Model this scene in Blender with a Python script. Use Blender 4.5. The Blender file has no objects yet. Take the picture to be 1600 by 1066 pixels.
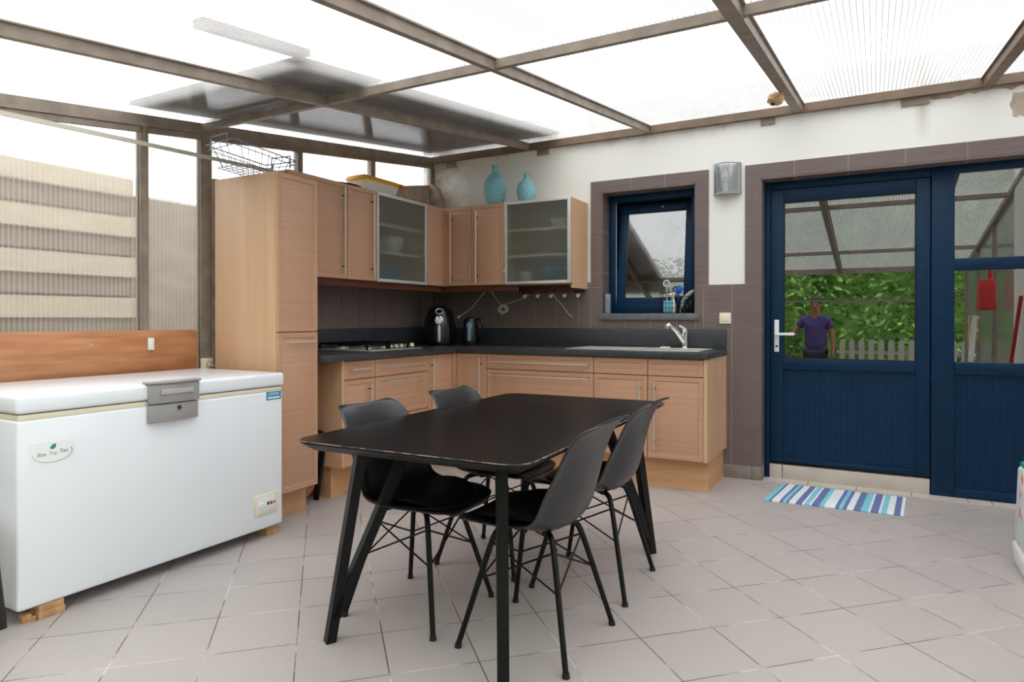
import bpy, bmesh, math, random
from mathutils import Vector, Matrix, Euler
random.seed(7)
C = bpy.context.scene.collection
R = math.radians
PI = math.pi

# ------------------------------------------------------------------ materials
def lin(c):
    out = []
    for v in c[:3]:
        v /= 255.0
        out.append(v / 12.92 if v <= .04045 else ((v + .055) / 1.055) ** 2.4)
    return (*out, 1.0)

def newmat(name):
    m = bpy.data.materials.new(name); m.use_nodes = True
    nt = m.node_tree
    for n in list(nt.nodes): nt.nodes.remove(n)
    out = nt.nodes.new('ShaderNodeOutputMaterial')
    return m, nt, out

def mat(name, col, rough=.5, metal=0., col2=None, nscale=(8, 8, 8), amt=1., bump=0., bscale=None, spec=.5, coat=0., detail=4, ramp=(.35, .65), subs=0.):
    m, nt, out = newmat(name)
    b = nt.nodes.new('ShaderNodeBsdfPrincipled')
    b.inputs['Base Color'].default_value = lin(col)
    b.inputs['Roughness'].default_value = rough
    b.inputs['Metallic'].default_value = metal
    b.inputs['Specular IOR Level'].default_value = spec
    b.inputs['Coat Weight'].default_value = coat
    nt.links.new(b.outputs[0], out.inputs[0])
    tc = nt.nodes.new('ShaderNodeTexCoord')
    def noise(sc, det=detail):
        mp = nt.nodes.new('ShaderNodeMapping'); mp.inputs['Scale'].default_value = sc
        nz = nt.nodes.new('ShaderNodeTexNoise'); nz.inputs['Scale'].default_value = 1.0; nz.inputs['Detail'].default_value = det
        nt.links.new(tc.outputs['Object'], mp.inputs[0]); nt.links.new(mp.outputs[0], nz.inputs['Vector'])
        return nz
    if col2 is not None:
        nz = noise(nscale)
        rp = nt.nodes.new('ShaderNodeValToRGB')
        rp.color_ramp.elements[0].position = ramp[0]; rp.color_ramp.elements[1].position = ramp[1]
        rp.color_ramp.elements[0].color = lin(col); rp.color_ramp.elements[1].color = lin(col2)
        nt.links.new(nz.outputs['Fac'], rp.inputs[0]); nt.links.new(rp.outputs[0], b.inputs['Base Color'])
    if bump:
        nz2 = noise(bscale or nscale)
        bp = nt.nodes.new('ShaderNodeBump'); bp.inputs['Strength'].default_value = bump; bp.inputs['Distance'].default_value = .002
        nt.links.new(nz2.outputs['Fac'], bp.inputs['Height']); nt.links.new(bp.outputs[0], b.inputs['Normal'])
    return m

M = {}
M['front'] = mat('oak_front', (194, 150, 122), .42, col2=(202, 158, 130), nscale=(1.2, 1.2, 130), detail=3, bump=.05)
M['side'] = mat('oak_side', (208, 166, 130), .42, col2=(217, 179, 145), nscale=(16, 16, .8), detail=3)
M['plinth'] = mat('oak_plinth', (206, 156, 112), .5, col2=(218, 172, 130), nscale=(2.5, 2.5, 25), detail=4)
M['cornice'] = mat('dark_oak', (88, 48, 30), .45, col2=(104, 58, 36), nscale=(4, 4, 40))
M['inside'] = mat('cabinet_inside', (214, 190, 160), .6)
M['steel'] = mat('brushed_steel', (214, 210, 204), .36, .55)
M['chrome'] = mat('chrome', (215, 215, 218), .12, 1.)
M['alu'] = mat('satin_aluminium', (214, 216, 216), .4, .35)
M['darkpin'] = mat('handle_post', (70, 62, 58), .4, .6)
M['plaster'] = mat('white_plaster', (240, 239, 236), .8, col2=(232, 230, 226), nscale=(2, 2, 2), bump=.15, bscale=(60, 60, 60))
M['mortar'] = mat('rough_mortar', (196, 178, 162), .95, col2=(160, 143, 128), nscale=(9, 9, 9), bump=.8, bscale=(40, 40, 40), detail=8)
M['tile'] = mat('brown_tile', (122, 107, 104), .45, col2=(113, 99, 97), nscale=(3, 3, 60), detail=4, spec=.35)
M['grout'] = mat('pale_grout', (196, 184, 180), .9)
M['skirt'] = mat('grey_skirting', (146, 138, 130), .6, col2=(136, 128, 121), nscale=(20, 20, 20))
M['beige'] = mat('beige_tile', (206, 196, 186), .5, col2=(196, 186, 176), nscale=(12, 12, 12))
M['blue'] = mat('navy_pvc', (7, 41, 70), .42, col2=(10, 47, 78), nscale=(4, 4, 60), bump=.03, spec=.22)
M['rubber'] = mat('black_rubber', (14, 15, 18), .6)
M['stone'] = None
M['white'] = mat('white_enamel', (242, 247, 253), .28, coat=.3)
M['paper'] = mat('sticker_paper', (250, 251, 252), .4)
M['cream'] = mat('cream_plastic', (236, 228, 205), .45)
M['whitep'] = mat('white_plastic', (240, 240, 238), .4)
M['greyp'] = mat('grey_plastic', (158, 156, 155), .42)
M['greyl'] = mat('light_grey_plastic', (182, 178, 176), .42)
M['black'] = mat('black_plastic', (16, 16, 18), .25, spec=.5)
M['chair'] = mat('black_chair_shell', (27, 28, 32), .33, spec=.7)
M['cushion'] = mat('black_leatherette', (9, 9, 11), .55, spec=.3, bump=.1, bscale=(200, 200, 200))
M['blackmetal'] = mat('black_painted_steel', (9, 9, 11), .42, spec=.28)
M['tabletop'] = mat('black_stained_oak', (8, 8, 9), .26, col2=(20, 19, 19), nscale=(26, 1.4, 10), detail=6, bump=.12, bscale=(60, 3, 20), spec=.2)
def tabletop():
    m = mat('black_stained_oak_scuffed', (8, 8, 9), .26, col2=(20, 19, 19), nscale=(26, 1.4, 10), detail=6, bump=.12, bscale=(60, 3, 20), spec=.2)
    nt = m.node_tree; b = [n for n in nt.nodes if n.type == 'BSDF_PRINCIPLED'][0]; src = b.inputs['Base Color'].links[0].from_socket
    tc = [n for n in nt.nodes if n.type == 'TEX_COORD'][0]
    mp = nt.nodes.new('ShaderNodeMapping'); mp.inputs['Scale'].default_value = (34, 9, 9); mp.inputs['Rotation'].default_value = (0, 0, .5); nt.links.new(tc.outputs['Object'], mp.inputs[0])
    n = nt.nodes.new('ShaderNodeTexNoise'); n.inputs['Scale'].default_value = 1.6; n.inputs['Detail'].default_value = 9; n.inputs['Roughness'].default_value = .72; nt.links.new(mp.outputs[0], n.inputs['Vector'])
    mr = nt.nodes.new('ShaderNodeMapRange'); mr.inputs[1].default_value = .66; mr.inputs[2].default_value = .78; mr.inputs[4].default_value = .55; nt.links.new(n.outputs['Fac'], mr.inputs[0])
    mx = nt.nodes.new('ShaderNodeMixRGB'); mx.inputs[2].default_value = lin((120, 116, 114)); nt.links.new(mr.outputs[0], mx.inputs[0]); nt.links.new(src, mx.inputs[1]); nt.links.new(mx.outputs[0], b.inputs['Base Color'])
    return m
M['tabletop'] = tabletop()
M['worn'] = mat('worn_wood_edge', (120, 100, 88), .7, col2=(30, 28, 28), nscale=(30, 30, 30), ramp=(.45, .55))
M['board'] = mat('varnished_plywood', (206, 148, 106), .35, col2=(180, 118, 76), nscale=(10, 3.0, 26), detail=6, coat=.2)
M['frame'] = mat('weathered_steel', (138, 125, 114), .55, .15, col2=(158, 144, 131), nscale=(12, 12, 12), detail=8)
M['rust'] = mat('brown_steel', (138, 114, 98), .6, .2, col2=(118, 104, 90), nscale=(8, 8, 8), detail=6)
M['bluevase'] = None
M['yellow'] = mat('yellow_lid', (243, 178, 44), .4)
M['orange'] = mat('orange_plastic', (214, 92, 30), .4)
M['clearbox'] = mat('milky_plastic', (232, 224, 214), .35)
M['wire'] = mat('grey_wire', (150, 150, 158), .5)
M['cord'] = mat('white_cord', (212, 206, 192), .5)
M['wood'] = mat('raw_pine', (208, 168, 122), .7, col2=(184, 140, 98), nscale=(40, 40, 6))
M['nest'] = mat('paper_nest', (214, 184, 146), .9, col2=(168, 128, 92), nscale=(30, 30, 90), bump=.6, bscale=(40, 40, 90))
M['hole'] = mat('dark_hole', (22, 16, 12), .9)
M['bluepuff'] = mat('blue_bristle', (20, 110, 214), .6)
M['ltblue'] = mat('light_blue_packet', (120, 200, 226), .5)
M['sage'] = mat('sage_glove', (150, 176, 158), .8)
M['whitecloth'] = mat('white_cloth', (236, 236, 232), .9)
M['silver'] = mat('grey_cylinder', (150, 160, 170), .45, .3, col2=(120, 132, 144), nscale=(30, 30, 60))
M['roofdark'] = mat('weathered_board', (112, 98, 84), .9, col2=(88, 76, 64), nscale=(3, 3, 3), detail=6)
M['fence'] = mat('pale_cladding', (192, 177, 156), .8, col2=(180, 165, 145), nscale=(1, 3, 20))
M['fence2'] = mat('fence_gap_shade_and_post', (138, 120, 102), .85, col2=(126, 108, 92), nscale=(1, 3, 20))  # shade of the fence gaps put into the colour; posts share it
M['brick'] = mat('grey_brown_render', (150, 136, 122), .9, col2=(120, 108, 96), nscale=(6, 6, 6), detail=6)
M['ground'] = mat('garden_soil', (120, 116, 96), .95, col2=(92, 104, 66), nscale=(2, 2, 2))
M['leaf'] = mat('green_leaf', (160, 198, 104), .6, col2=(84, 130, 58), nscale=(1.6, 1.6, 1.6), detail=3, ramp=(.4, .6))
M['picket'] = mat('grey_picket', (150, 146, 138), .8)
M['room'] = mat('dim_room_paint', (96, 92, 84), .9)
M['skin'] = mat('brown_skin', (140, 92, 66), .6)
M['hair'] = mat('black_hair', (18, 15, 14), .6)
M['purple'] = mat('purple_polo', (70, 56, 110), .8)
M['navy'] = mat('dark_trousers', (44, 46, 62), .85)
M['red'] = mat('red_fabric', (206, 50, 46), .7)
M['ycloth'] = mat('yellow_cloth', (222, 198, 112), .9)
M['ring'] = mat('brush_ring', (205, 205, 200), .5)
M['green'] = mat('green_plate', (30, 160, 110), .35)
M['dblue'] = mat('blue_bowl', (60, 130, 180), .35)
M['dish'] = mat('white_dish', (225, 225, 220), .3)
M['skyblue'] = mat('sky_blue_label', (36, 142, 196), .4)
M['tealtext'] = mat('teal_print', (60, 150, 130), .5)
M['redled'] = mat('red_button', (180, 40, 60), .4)
M['greenled'] = mat('green_button', (24, 80, 50), .4)
M['orangeled'] = mat('orange_button', (220, 120, 50), .4)
M['screen'] = mat('fryer_display', (90, 96, 100), .15, .4, col2=(200, 205, 205), nscale=(60, 60, 60), ramp=(.45, .6))
M['windowstrip'] = mat('blue_grey_water_window', (110, 140, 158), .2)
M['silverp'] = mat('silver_plastic', (216, 214, 220), .3, .1)

def stone():
    m, nt, out = newmat('speckled_black_stone')
    b = nt.nodes.new('ShaderNodeBsdfPrincipled'); nt.links.new(b.outputs[0], out.inputs[0])
    b.inputs['Roughness'].default_value = .35; b.inputs['Specular IOR Level'].default_value = .45
    tc = nt.nodes.new('ShaderNodeTexCoord')
    v = nt.nodes.new('ShaderNodeTexVoronoi'); v.inputs['Scale'].default_value = 75
    rp = nt.nodes.new('ShaderNodeValToRGB')
    rp.color_ramp.elements[0].position = .07; rp.color_ramp.elements[1].position = .13
    rp.color_ramp.elements[0].color = lin((190, 195, 200)); rp.color_ramp.elements[1].color = lin((68, 71, 76))
    n = nt.nodes.new('ShaderNodeTexNoise'); n.inputs['Scale'].default_value = 90
    mx = nt.nodes.new('ShaderNodeMixRGB'); mx.blend_type = 'MULTIPLY'; mx.inputs[0].default_value = .55
    nt.links.new(tc.outputs['Object'], v.inputs['Vector']); nt.links.new(tc.outputs['Object'], n.inputs['Vector'])
    nt.links.new(v.outputs['Distance'], rp.inputs[0]); nt.links.new(rp.outputs[0], mx.inputs[1]); nt.links.new(n.outputs['Fac'], mx.inputs[2])
    nt.links.new(mx.outputs[0], b.inputs['Base Color'])
    return m
M['stone'] = stone()
M['sill'] = mat('grey_sill_stone', (112, 114, 116), .6, col2=(96, 98, 101), nscale=(40, 40, 40))

def vase_mat():
    m, nt, out = newmat('turquoise_glaze')
    b = nt.nodes.new('ShaderNodeBsdfPrincipled'); nt.links.new(b.outputs[0], out.inputs[0])
    b.inputs['Base Color'].default_value = lin((134, 196, 206)); b.inputs['Roughness'].default_value = .28
    tc = nt.nodes.new('ShaderNodeTexCoord')
    v = nt.nodes.new('ShaderNodeTexVoronoi'); v.inputs['Scale'].default_value = 62; v.inputs['Randomness'].default_value = .15
    bp = nt.nodes.new('ShaderNodeBump'); bp.inputs['Strength'].default_value = .9; bp.inputs['Distance'].default_value = .012
    nt.links.new(tc.outputs['Object'], v.inputs['Vector']); nt.links.new(v.outputs['Distance'], bp.inputs['Height']); nt.links.new(bp.outputs[0], b.inputs['Normal'])
    return m
M['bluevase'] = vase_mat()

def floor_mat():
    m, nt, out = newmat('diagonal_floor_tiles')
    L = nt.links.new
    b = nt.nodes.new('ShaderNodeBsdfPrincipled'); L(b.outputs[0], out.inputs[0])
    b.inputs['Roughness'].default_value = .42; b.inputs['Specular IOR Level'].default_value = .4
    g = nt.nodes.new('ShaderNodeNewGeometry')
    S = .2875; a = R(44.8)
    mp = nt.nodes.new('ShaderNodeMapping'); mp.vector_type = 'POINT'
    mp.inputs['Rotation'].default_value = (0, 0, -a)
    mp.inputs['Location'].default_value = (.02144 + S * .0, -.11544, 0)
    L(g.outputs['Position'], mp.inputs[0])
    sep = nt.nodes.new('ShaderNodeSeparateXYZ'); L(mp.outputs[0], sep.inputs[0])
    def M_(op, a_, b_=None, c_=None):
        n = nt.nodes.new('ShaderNodeMath'); n.operation = op
        for i, x in enumerate((a_, b_, c_)):
            if x is None: continue
            if isinstance(x, (int, float)): n.inputs[i].default_value = x
            else: L(x, n.inputs[i])
        return n.outputs[0]
    ds = []; ids = []
    for ax in ('X', 'Y'):
        q = M_('DIVIDE', sep.outputs[ax], S)
        r = M_('ROUND', q)
        ds.append(M_('MULTIPLY', M_('ABSOLUTE', M_('SUBTRACT', q, r)), S))
        ids.append(M_('FLOOR', q))
    d = M_('MINIMUM', ds[0], ds[1])
    grout = M_('LESS_THAN', d, .0021)
    cb = nt.nodes.new('ShaderNodeCombineXYZ'); L(ids[0], cb.inputs[0]); L(ids[1], cb.inputs[1])
    wn = nt.nodes.new('ShaderNodeTexWhiteNoise'); L(cb.outputs[0], wn.inputs['Vector'])
    n1 = nt.nodes.new('ShaderNodeTexNoise'); n1.inputs['Scale'].default_value = 420; n1.inputs['Detail'].default_value = 2
    L(g.outputs['Position'], n1.inputs['Vector'])
    n2 = nt.nodes.new('ShaderNodeTexNoise'); n2.inputs['Scale'].default_value = 1.8; n2.inputs['Detail'].default_value = 5
    L(g.outputs['Position'], n2.inputs['Vector'])
    n3 = nt.nodes.new('ShaderNodeTexNoise'); n3.inputs['Scale'].default_value = 4.5; n3.inputs['Detail'].default_value = 4
    L(g.outputs['Position'], n3.inputs['Vector'])
    rp = nt.nodes.new('ShaderNodeValToRGB'); L(n1.outputs['Fac'], rp.inputs[0])
    rp.color_ramp.elements[0].position = .3; rp.color_ramp.elements[1].position = .7
    rp.color_ramp.elements[0].color = lin((164, 155, 151)); rp.color_ramp.elements[1].color = lin((194, 186, 182))
    val = M_('ADD', M_('MULTIPLY', wn.outputs['Value'], .07), M_('MULTIPLY', n2.outputs['Fac'], .16))
    val = M_('ADD', val, .885)
    hs = nt.nodes.new('ShaderNodeHueSaturation'); L(rp.outputs[0], hs.inputs['Color']); L(val, hs.inputs['Value'])
    gr = nt.nodes.new('ShaderNodeValToRGB'); L(n3.outputs['Fac'], gr.inputs[0])
    gr.color_ramp.elements[0].position = .5; gr.color_ramp.elements[1].position = .6
    gr.color_ramp.elements[0].color = lin((104, 90, 84)); gr.color_ramp.elements[1].color = lin((212, 204, 198))
    mx = nt.nodes.new('ShaderNodeMixRGB'); L(grout, mx.inputs[0]); L(hs.outputs[0], mx.inputs[1]); L(gr.outputs[0], mx.inputs[2])
    L(mx.outputs[0], b.inputs['Base Color'])
    bp = nt.nodes.new('ShaderNodeBump'); bp.inputs['Strength'].default_value = .5; bp.inputs['Distance'].default_value = .002
    L(M_('SUBTRACT', 1.0, grout), bp.inputs['Height']); L(bp.outputs[0], b.inputs['Normal'])
    return m
M['floor'] = floor_mat()

def sheet_mat(name, axis, pitch, transp, tcol, trans_w, gloss_w, rough, refr=0., rr=.1, dirt=None, grough=.12, ribw=.22, ribd=1.):
    """clear multiwall plastic sheet with flutes every `pitch` metres counted along `axis`"""
    m, nt, out = newmat(name); L = nt.links.new
    g = nt.nodes.new('ShaderNodeNewGeometry'); sep = nt.nodes.new('ShaderNodeSeparateXYZ'); L(g.outputs['Position'], sep.inputs[0])
    def M_(op, a_, b_=None):
        n = nt.nodes.new('ShaderNodeMath'); n.operation = op
        for i, x in enumerate((a_, b_)):
            if x is None: continue
            if isinstance(x, (int, float)): n.inputs[i].default_value = x
            else: L(x, n.inputs[i])
        return n.outputs[0]
    fr = M_('FRACT', M_('DIVIDE', sep.outputs[axis], pitch))
    rib = M_('LESS_THAN', fr, .16)
    def ribcol(c):
        n = nt.nodes.new('ShaderNodeMixRGB'); n.inputs[1].default_value = (*c, 1); n.inputs[2].default_value = (*[v * ribd for v in c], 1); L(rib, n.inputs[0]); return n.outputs[0]
    tr = nt.nodes.new('ShaderNodeBsdfTransparent'); L(ribcol(transp), tr.inputs[0])
    tl = nt.nodes.new('ShaderNodeBsdfTranslucent'); L(ribcol(tcol), tl.inputs[0])
    df = nt.nodes.new('ShaderNodeBsdfDiffuse'); df.inputs[0].default_value = (*tcol, 1)
    md = nt.nodes.new('ShaderNodeMixShader'); md.inputs[0].default_value = .3; L(tl.outputs[0], md.inputs[1]); L(df.outputs[0], md.inputs[2])
    fac = M_('ADD', M_('MULTIPLY', rib, ribw), trans_w)
    if dirt:
        n = nt.nodes.new('ShaderNodeTexNoise'); n.inputs['Scale'].default_value = dirt[0]; n.inputs['Detail'].default_value = 6
        L(g.outputs['Position'], n.inputs['Vector'])
        fac = M_('ADD', fac, M_('MULTIPLY', M_('SUBTRACT', n.outputs['Fac'], .5), dirt[1]))
    m1 = nt.nodes.new('ShaderNodeMixShader'); L(fac, m1.inputs[0])
    if refr > 0:
        rf = nt.nodes.new('ShaderNodeBsdfRefraction'); rf.inputs['Roughness'].default_value = rr; rf.inputs['IOR'].default_value = 1.03
        rf.inputs[0].default_value = (*transp, 1)
        mr = nt.nodes.new('ShaderNodeMixShader'); mr.inputs[0].default_value = refr; L(tr.outputs[0], mr.inputs[1]); L(rf.outputs[0], mr.inputs[2])
        L(mr.outputs[0], m1.inputs[1])
    else:
        L(tr.outputs[0], m1.inputs[1])
    L(md.outputs[0], m1.inputs[2])
    gl = nt.nodes.new('ShaderNodeBsdfGlossy'); gl.inputs['Roughness'].default_value = grough
    fn = nt.nodes.new('ShaderNodeFresnel'); fn.inputs[0].default_value = 1.45
    m2 = nt.nodes.new('ShaderNodeMixShader'); L(M_('MULTIPLY', fn.outputs[0], gloss_w), m2.inputs[0]); L(m1.outputs[0], m2.inputs[1]); L(gl.outputs[0], m2.inputs[2])
    L(m2.outputs[0], out.inputs[0])
    return m
M['roofsheet'] = sheet_mat('roof_polycarbonate', 'X', .022, (.97, .97, .97), (.95, .95, .94), .24, .38, .1, dirt=(5, .1), ribw=.2, ribd=.42)
M['wallsheet'] = sheet_mat('side_polycarbonate', 'Y', .022, (.95, .95, .94), (.86, .85, .82), .10, .7, .2, refr=.6, rr=.06, dirt=(3, .10))
M['frostsheet'] = sheet_mat('clerestory_sheet', 'Y', .022, (.97, .97, .98), (.92, .92, .94), .10, .3, .2, ribw=.08)

def glass_mat(name, tint, gloss, rough=0.0):
    m, nt, out = newmat(name); L = nt.links.new
    tr = nt.nodes.new('ShaderNodeBsdfTransparent'); tr.inputs[0].default_value = (*tint, 1)
    gl = nt.nodes.new('ShaderNodeBsdfGlossy'); gl.inputs['Roughness'].default_value = rough
    mx = nt.nodes.new('ShaderNodeMixShader'); mx.inputs[0].default_value = gloss
    L(tr.outputs[0], mx.inputs[1]); L(gl.outputs[0], mx.inputs[2]); L(mx.outputs[0], out.inputs[0])
    return m
M['glass'] = glass_mat('sun_control_glass', (.5, .55, .5), .38)
M['winglass'] = glass_mat('window_glass', (.45, .5, .46), .4)

def frost():
    m, nt, out = newmat('frosted_cabinet_glass'); L = nt.links.new
    b = nt.nodes.new('ShaderNodeBsdfPrincipled'); L(b.outputs[0], out.inputs[0])
    b.inputs['Base Color'].default_value = (.70, .76, .73, 1); b.inputs['Roughness'].default_value = .36
    b.inputs['IOR'].default_value = 1.25; b.inputs['Transmission Weight'].default_value = .93
    return m
M['frost'] = frost()
M['lampglass'] = glass_mat('ribbed_lamp_glass', (.9, .92, .95), .18, .15)

# ------------------------------------------------------------------ mesh helpers
class MB:
    def __init__(s): s.bm = bmesh.new()
    def _merge(s, b, mi=0, smooth=False):
        for f in b.faces: f.material_index = mi; f.smooth = smooth
        me = bpy.data.meshes.new('tmp'); b.to_mesh(me); b.free(); s.bm.from_mesh(me); bpy.data.meshes.remove(me)
    def box(s, x0, x1, y0, y1, z0, z1, bev=0., mi=0, rot=None, seg=2):
        b = bmesh.new(); bmesh.ops.create_cube(b, size=1)
        cx, cy, cz = (x0 + x1) / 2, (y0 + y1) / 2, (z0 + z1) / 2
        for v in b.verts: v.co = Vector((v.co.x * abs(x1 - x0), v.co.y * abs(y1 - y0), v.co.z * abs(z1 - z0)))
        if bev: bmesh.ops.bevel(b, geom=b.edges[:], offset=bev, segments=seg, profile=.5, affect='EDGES')
        if rot is not None: bmesh.ops.transform(b, matrix=rot.to_4x4(), verts=b.verts)
        for v in b.verts: v.co += Vector((cx, cy, cz))
        s._merge(b, mi, bool(bev)); return s
    def cyl(s, p0, p1, r, r2=None, seg=16, mi=0, caps=True):
        p0 = Vector(p0); p1 = Vector(p1); d = p1 - p0
        b = bmesh.new(); bmesh.ops.create_cone(b, cap_ends=caps, segments=seg, radius1=r, radius2=r if r2 is None else r2, depth=d.length)
        q = d.to_track_quat('Z', 'Y').to_matrix().to_4x4(); q.translation = (p0 + p1) / 2
        bmesh.ops.transform(b, matrix=q, verts=b.verts); s._merge(b, mi, seg > 6); return s
    def bar(s, p0, p1, w, t, up=(0, 0, 1), mi=0):
        p0 = Vector(p0); p1 = Vector(p1); d = (p1 - p0).normalized(); u = Vector(up); sd = d.cross(u).normalized(); u = sd.cross(d)
        b = bmesh.new(); vs = []
        for p in (p0, p1):
            for a, c in ((-1, -1), (1, -1), (1, 1), (-1, 1)): vs.append(b.verts.new(p + sd * a * w / 2 + u * c * t / 2))
        for f in ((3, 2, 1, 0), (4, 5, 6, 7), (0, 1, 5, 4), (1, 2, 6, 5), (2, 3, 7, 6), (3, 0, 4, 7)): b.faces.new([vs[i] for i in f])
        s._merge(b, mi); return s
    def tube(s, pts, r, seg=8, mi=0, closed=False, smooth_n=0):
        pts = [Vector(p) for p in pts]
        if smooth_n and len(pts) > 2:
            o = []
            n = len(pts)
            for i in range(n if closed else n - 1):
                P = [pts[(i - 1) % n] if (closed or i > 0) else pts[0], pts[i], pts[(i + 1) % n], pts[(i + 2) % n] if (closed or i + 2 < n) else pts[-1]]
                for k in range(smooth_n):
                    t = k / smooth_n; t2 = t * t; t3 = t2 * t
                    o.append(.5 * ((2 * P[1]) + (-P[0] + P[2]) * t + (2 * P[0] - 5 * P[1] + 4 * P[2] - P[3]) * t2 + (-P[0] + 3 * P[1] - 3 * P[2] + P[3]) * t3))
            if not closed: o.append(pts[-1])
            pts = o
        b = bmesh.new(); rings = []; n = len(pts); nrm = None
        for i, p in enumerate(pts):
            if closed: d = (pts[(i + 1) % n] - pts[i - 1])
            else: d = pts[min(i + 1, n - 1)] - pts[max(i - 1, 0)]
            d.normalize()
            if nrm is None:
                nrm = d.orthogonal().normalized()
            else:
                nrm = (nrm - d * nrm.dot(d))
                nrm = nrm.normalized() if nrm.length > 1e-6 else d.orthogonal().normalized()
            bn = d.cross(nrm)
            rr = r[i] if isinstance(r, (list, tuple)) else r
            rings.append([b.verts.new(p + (nrm * math.cos(2 * PI * k / seg) + bn * math.sin(2 * PI * k / seg)) * rr) for k in range(seg)])
        m_ = n if closed else n - 1
        for i in range(m_):
            A = rings[i]; B = rings[(i + 1) % n]
            for k in range(seg): b.faces.new((A[k], A[(k + 1) % seg], B[(k + 1) % seg], B[k]))
        if not closed: b.faces.new(rings[0][::-1]); b.faces.new(rings[-1])
        s._merge(b, mi, True); return s
    def lathe(s, prof, c=(0, 0, 0), seg=32, mi=0, sx=1., sy=1., close=True):
        b = bmesh.new(); rings = []
        for r, z in prof:
            rings.append([b.verts.new((c[0] + r * sx * math.cos(2 * PI * k / seg), c[1] + r * sy * math.sin(2 * PI * k / seg), c[2] + z)) for k in range(seg)])
        for A, B in zip(rings, rings[1:]):
            for k in range(seg): b.faces.new((A[k], A[(k + 1) % seg], B[(k + 1) % seg], B[k]))
        if close: b.faces.new(rings[0][::-1]); b.faces.new(rings[-1])
        s._merge(b, mi, True); return s
    def prism(s, poly, axis, a0, a1, mi=0, bev=0):
        """extrude 2D polygon: axis 'X' -> poly=(y,z), 'Y' -> (x,z), 'Z' -> (x,y)"""
        def P(u, v, w):
            return {'X': (w, u, v), 'Y': (u, w, v), 'Z': (u, v, w)}[axis]
        b = bmesh.new()
        A = [b.verts.new(P(u, v, a0)) for u, v in poly]; B = [b.verts.new(P(u, v, a1)) for u, v in poly]
        b.faces.new(A[::-1]); b.faces.new(B); n = len(poly)
        for i in range(n): b.faces.new((A[i], A[(i + 1) % n], B[(i + 1) % n], B[i]))
        bmesh.ops.recalc_face_normals(b, faces=b.faces)
        if bev: bmesh.ops.bevel(b, geom=b.edges[:], offset=bev, segments=2, profile=.5, affect='EDGES')
        s._merge(b, mi, bool(bev)); return s
    def grid(s, P, mi=0, thick=0):
        b = bmesh.new(); V = [[b.verts.new(p) for p in row] for row in P]
        for i in range(len(V) - 1):
            for j in range(len(V[0]) - 1): b.faces.new((V[i][j], V[i][j + 1], V[i + 1][j + 1], V[i + 1][j]))
        s._merge(b, mi, True); return s
    def sphere(s, c, r, sc=(1, 1, 1), mi=0, seg=20):
        b = bmesh.new(); bmesh.ops.create_uvsphere(b, u_segments=seg, v_segments=seg // 2, radius=r)
        for v in b.verts: v.co = Vector((v.co.x * sc[0] + c[0], v.co.y * sc[1] + c[1], v.co.z * sc[2] + c[2]))
        s._merge(b, mi, True); return s
    def torus(s, c, R_, r, axis='Z', mi=0, seg=28):
        pts = []
        for k in range(seg):
            a = 2 * PI * k / seg; u = R_ * math.cos(a); v = R_ * math.sin(a)
            pts.append(Vector(c) + Vector({'Z': (u, v, 0), 'Y': (u, 0, v), 'X': (0, u, v)}[axis]))
        return s.tube(pts, r, 8, mi, True)

ORG = {}
def props(o, label=None, cat=None, group=None, kind=None):
    if label: o['label'] = label
    if cat: o['category'] = cat
    if group: o['group'] = group
    if kind: o['kind'] = kind
    return o

def empty(name, loc, label=None, cat=None, group=None, kind=None):
    o = bpy.data.objects.new(name, None); o.empty_display_size = .1; C.objects.link(o); o.location = loc
    ORG[o.name] = Vector(loc)
    return props(o, label, cat, group, kind)

def build(mb, name, mats, parent=None, label=None, cat=None, group=None, kind=None, local=False, subd=0, auto=True):
    """world-space mesh -> ONE object; origin at its base (top level) or at its parent's origin"""
    bm = mb.bm
    if parent is not None: org = Vector((0, 0, 0)) if local else ORG[parent.name]
    else:
        xs = [v.co for v in bm.verts]
        lo = Vector((min(v.x for v in xs), min(v.y for v in xs), min(v.z for v in xs))); hi = Vector((max(v.x for v in xs), max(v.y for v in xs), max(v.z for v in xs)))
        org = Vector(((lo.x + hi.x) / 2, (lo.y + hi.y) / 2, lo.z))
    if not local:
        for v in bm.verts: v.co -= org
    me = bpy.data.meshes.new(name); bm.to_mesh(me); bm.free()
    if not isinstance(mats, (list, tuple)): mats = [mats]
    for m in mats: me.materials.append(M[m] if isinstance(m, str) else m)
    o = bpy.data.objects.new(name, me); C.objects.link(o)
    if parent is not None: o.parent = parent
    elif not local: o.location = org
    ORG[o.name] = org
    if auto:
        try: me.set_sharp_from_angle(angle=R(38))
        except Exception: pass
    if subd:
        md = o.modifiers.new('Subdivision', 'SUBSURF'); md.levels = subd; md.render_levels = subd
    return props(o, label, cat, group, kind)

def text(s, name, size, mat_, parent, mtx, extrude=.0004, align='CENTER', shear=0.):
    cu = bpy.data.curves.new(name, 'FONT'); cu.body = s; cu.size = size; cu.extrude = extrude; cu.align_x = align; cu.shear = shear
    cu.materials.append(M[mat_])
    o = bpy.data.objects.new(name, cu); C.objects.link(o)
    if parent is not None:
        o.parent = parent; o.matrix_local = Matrix.Translation(-ORG[parent.name]) @ mtx
    else: o.matrix_world = mtx
    me = bpy.data.meshes.new_from_object(o.evaluated_get(bpy.context.evaluated_depsgraph_get()))
    o2 = bpy.data.objects.new(name, me); C.objects.link(o2); o2.parent = parent; o2.matrix_local = o.matrix_local.copy(); bpy.data.objects.remove(o)
    if not me.materials: me.materials.append(M[mat_])
    ORG[o2.name] = Vector((0, 0, 0)); return o2

def struct(mb, name, mats, **k): return build(mb, name, mats, kind='structure', **k)

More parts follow.
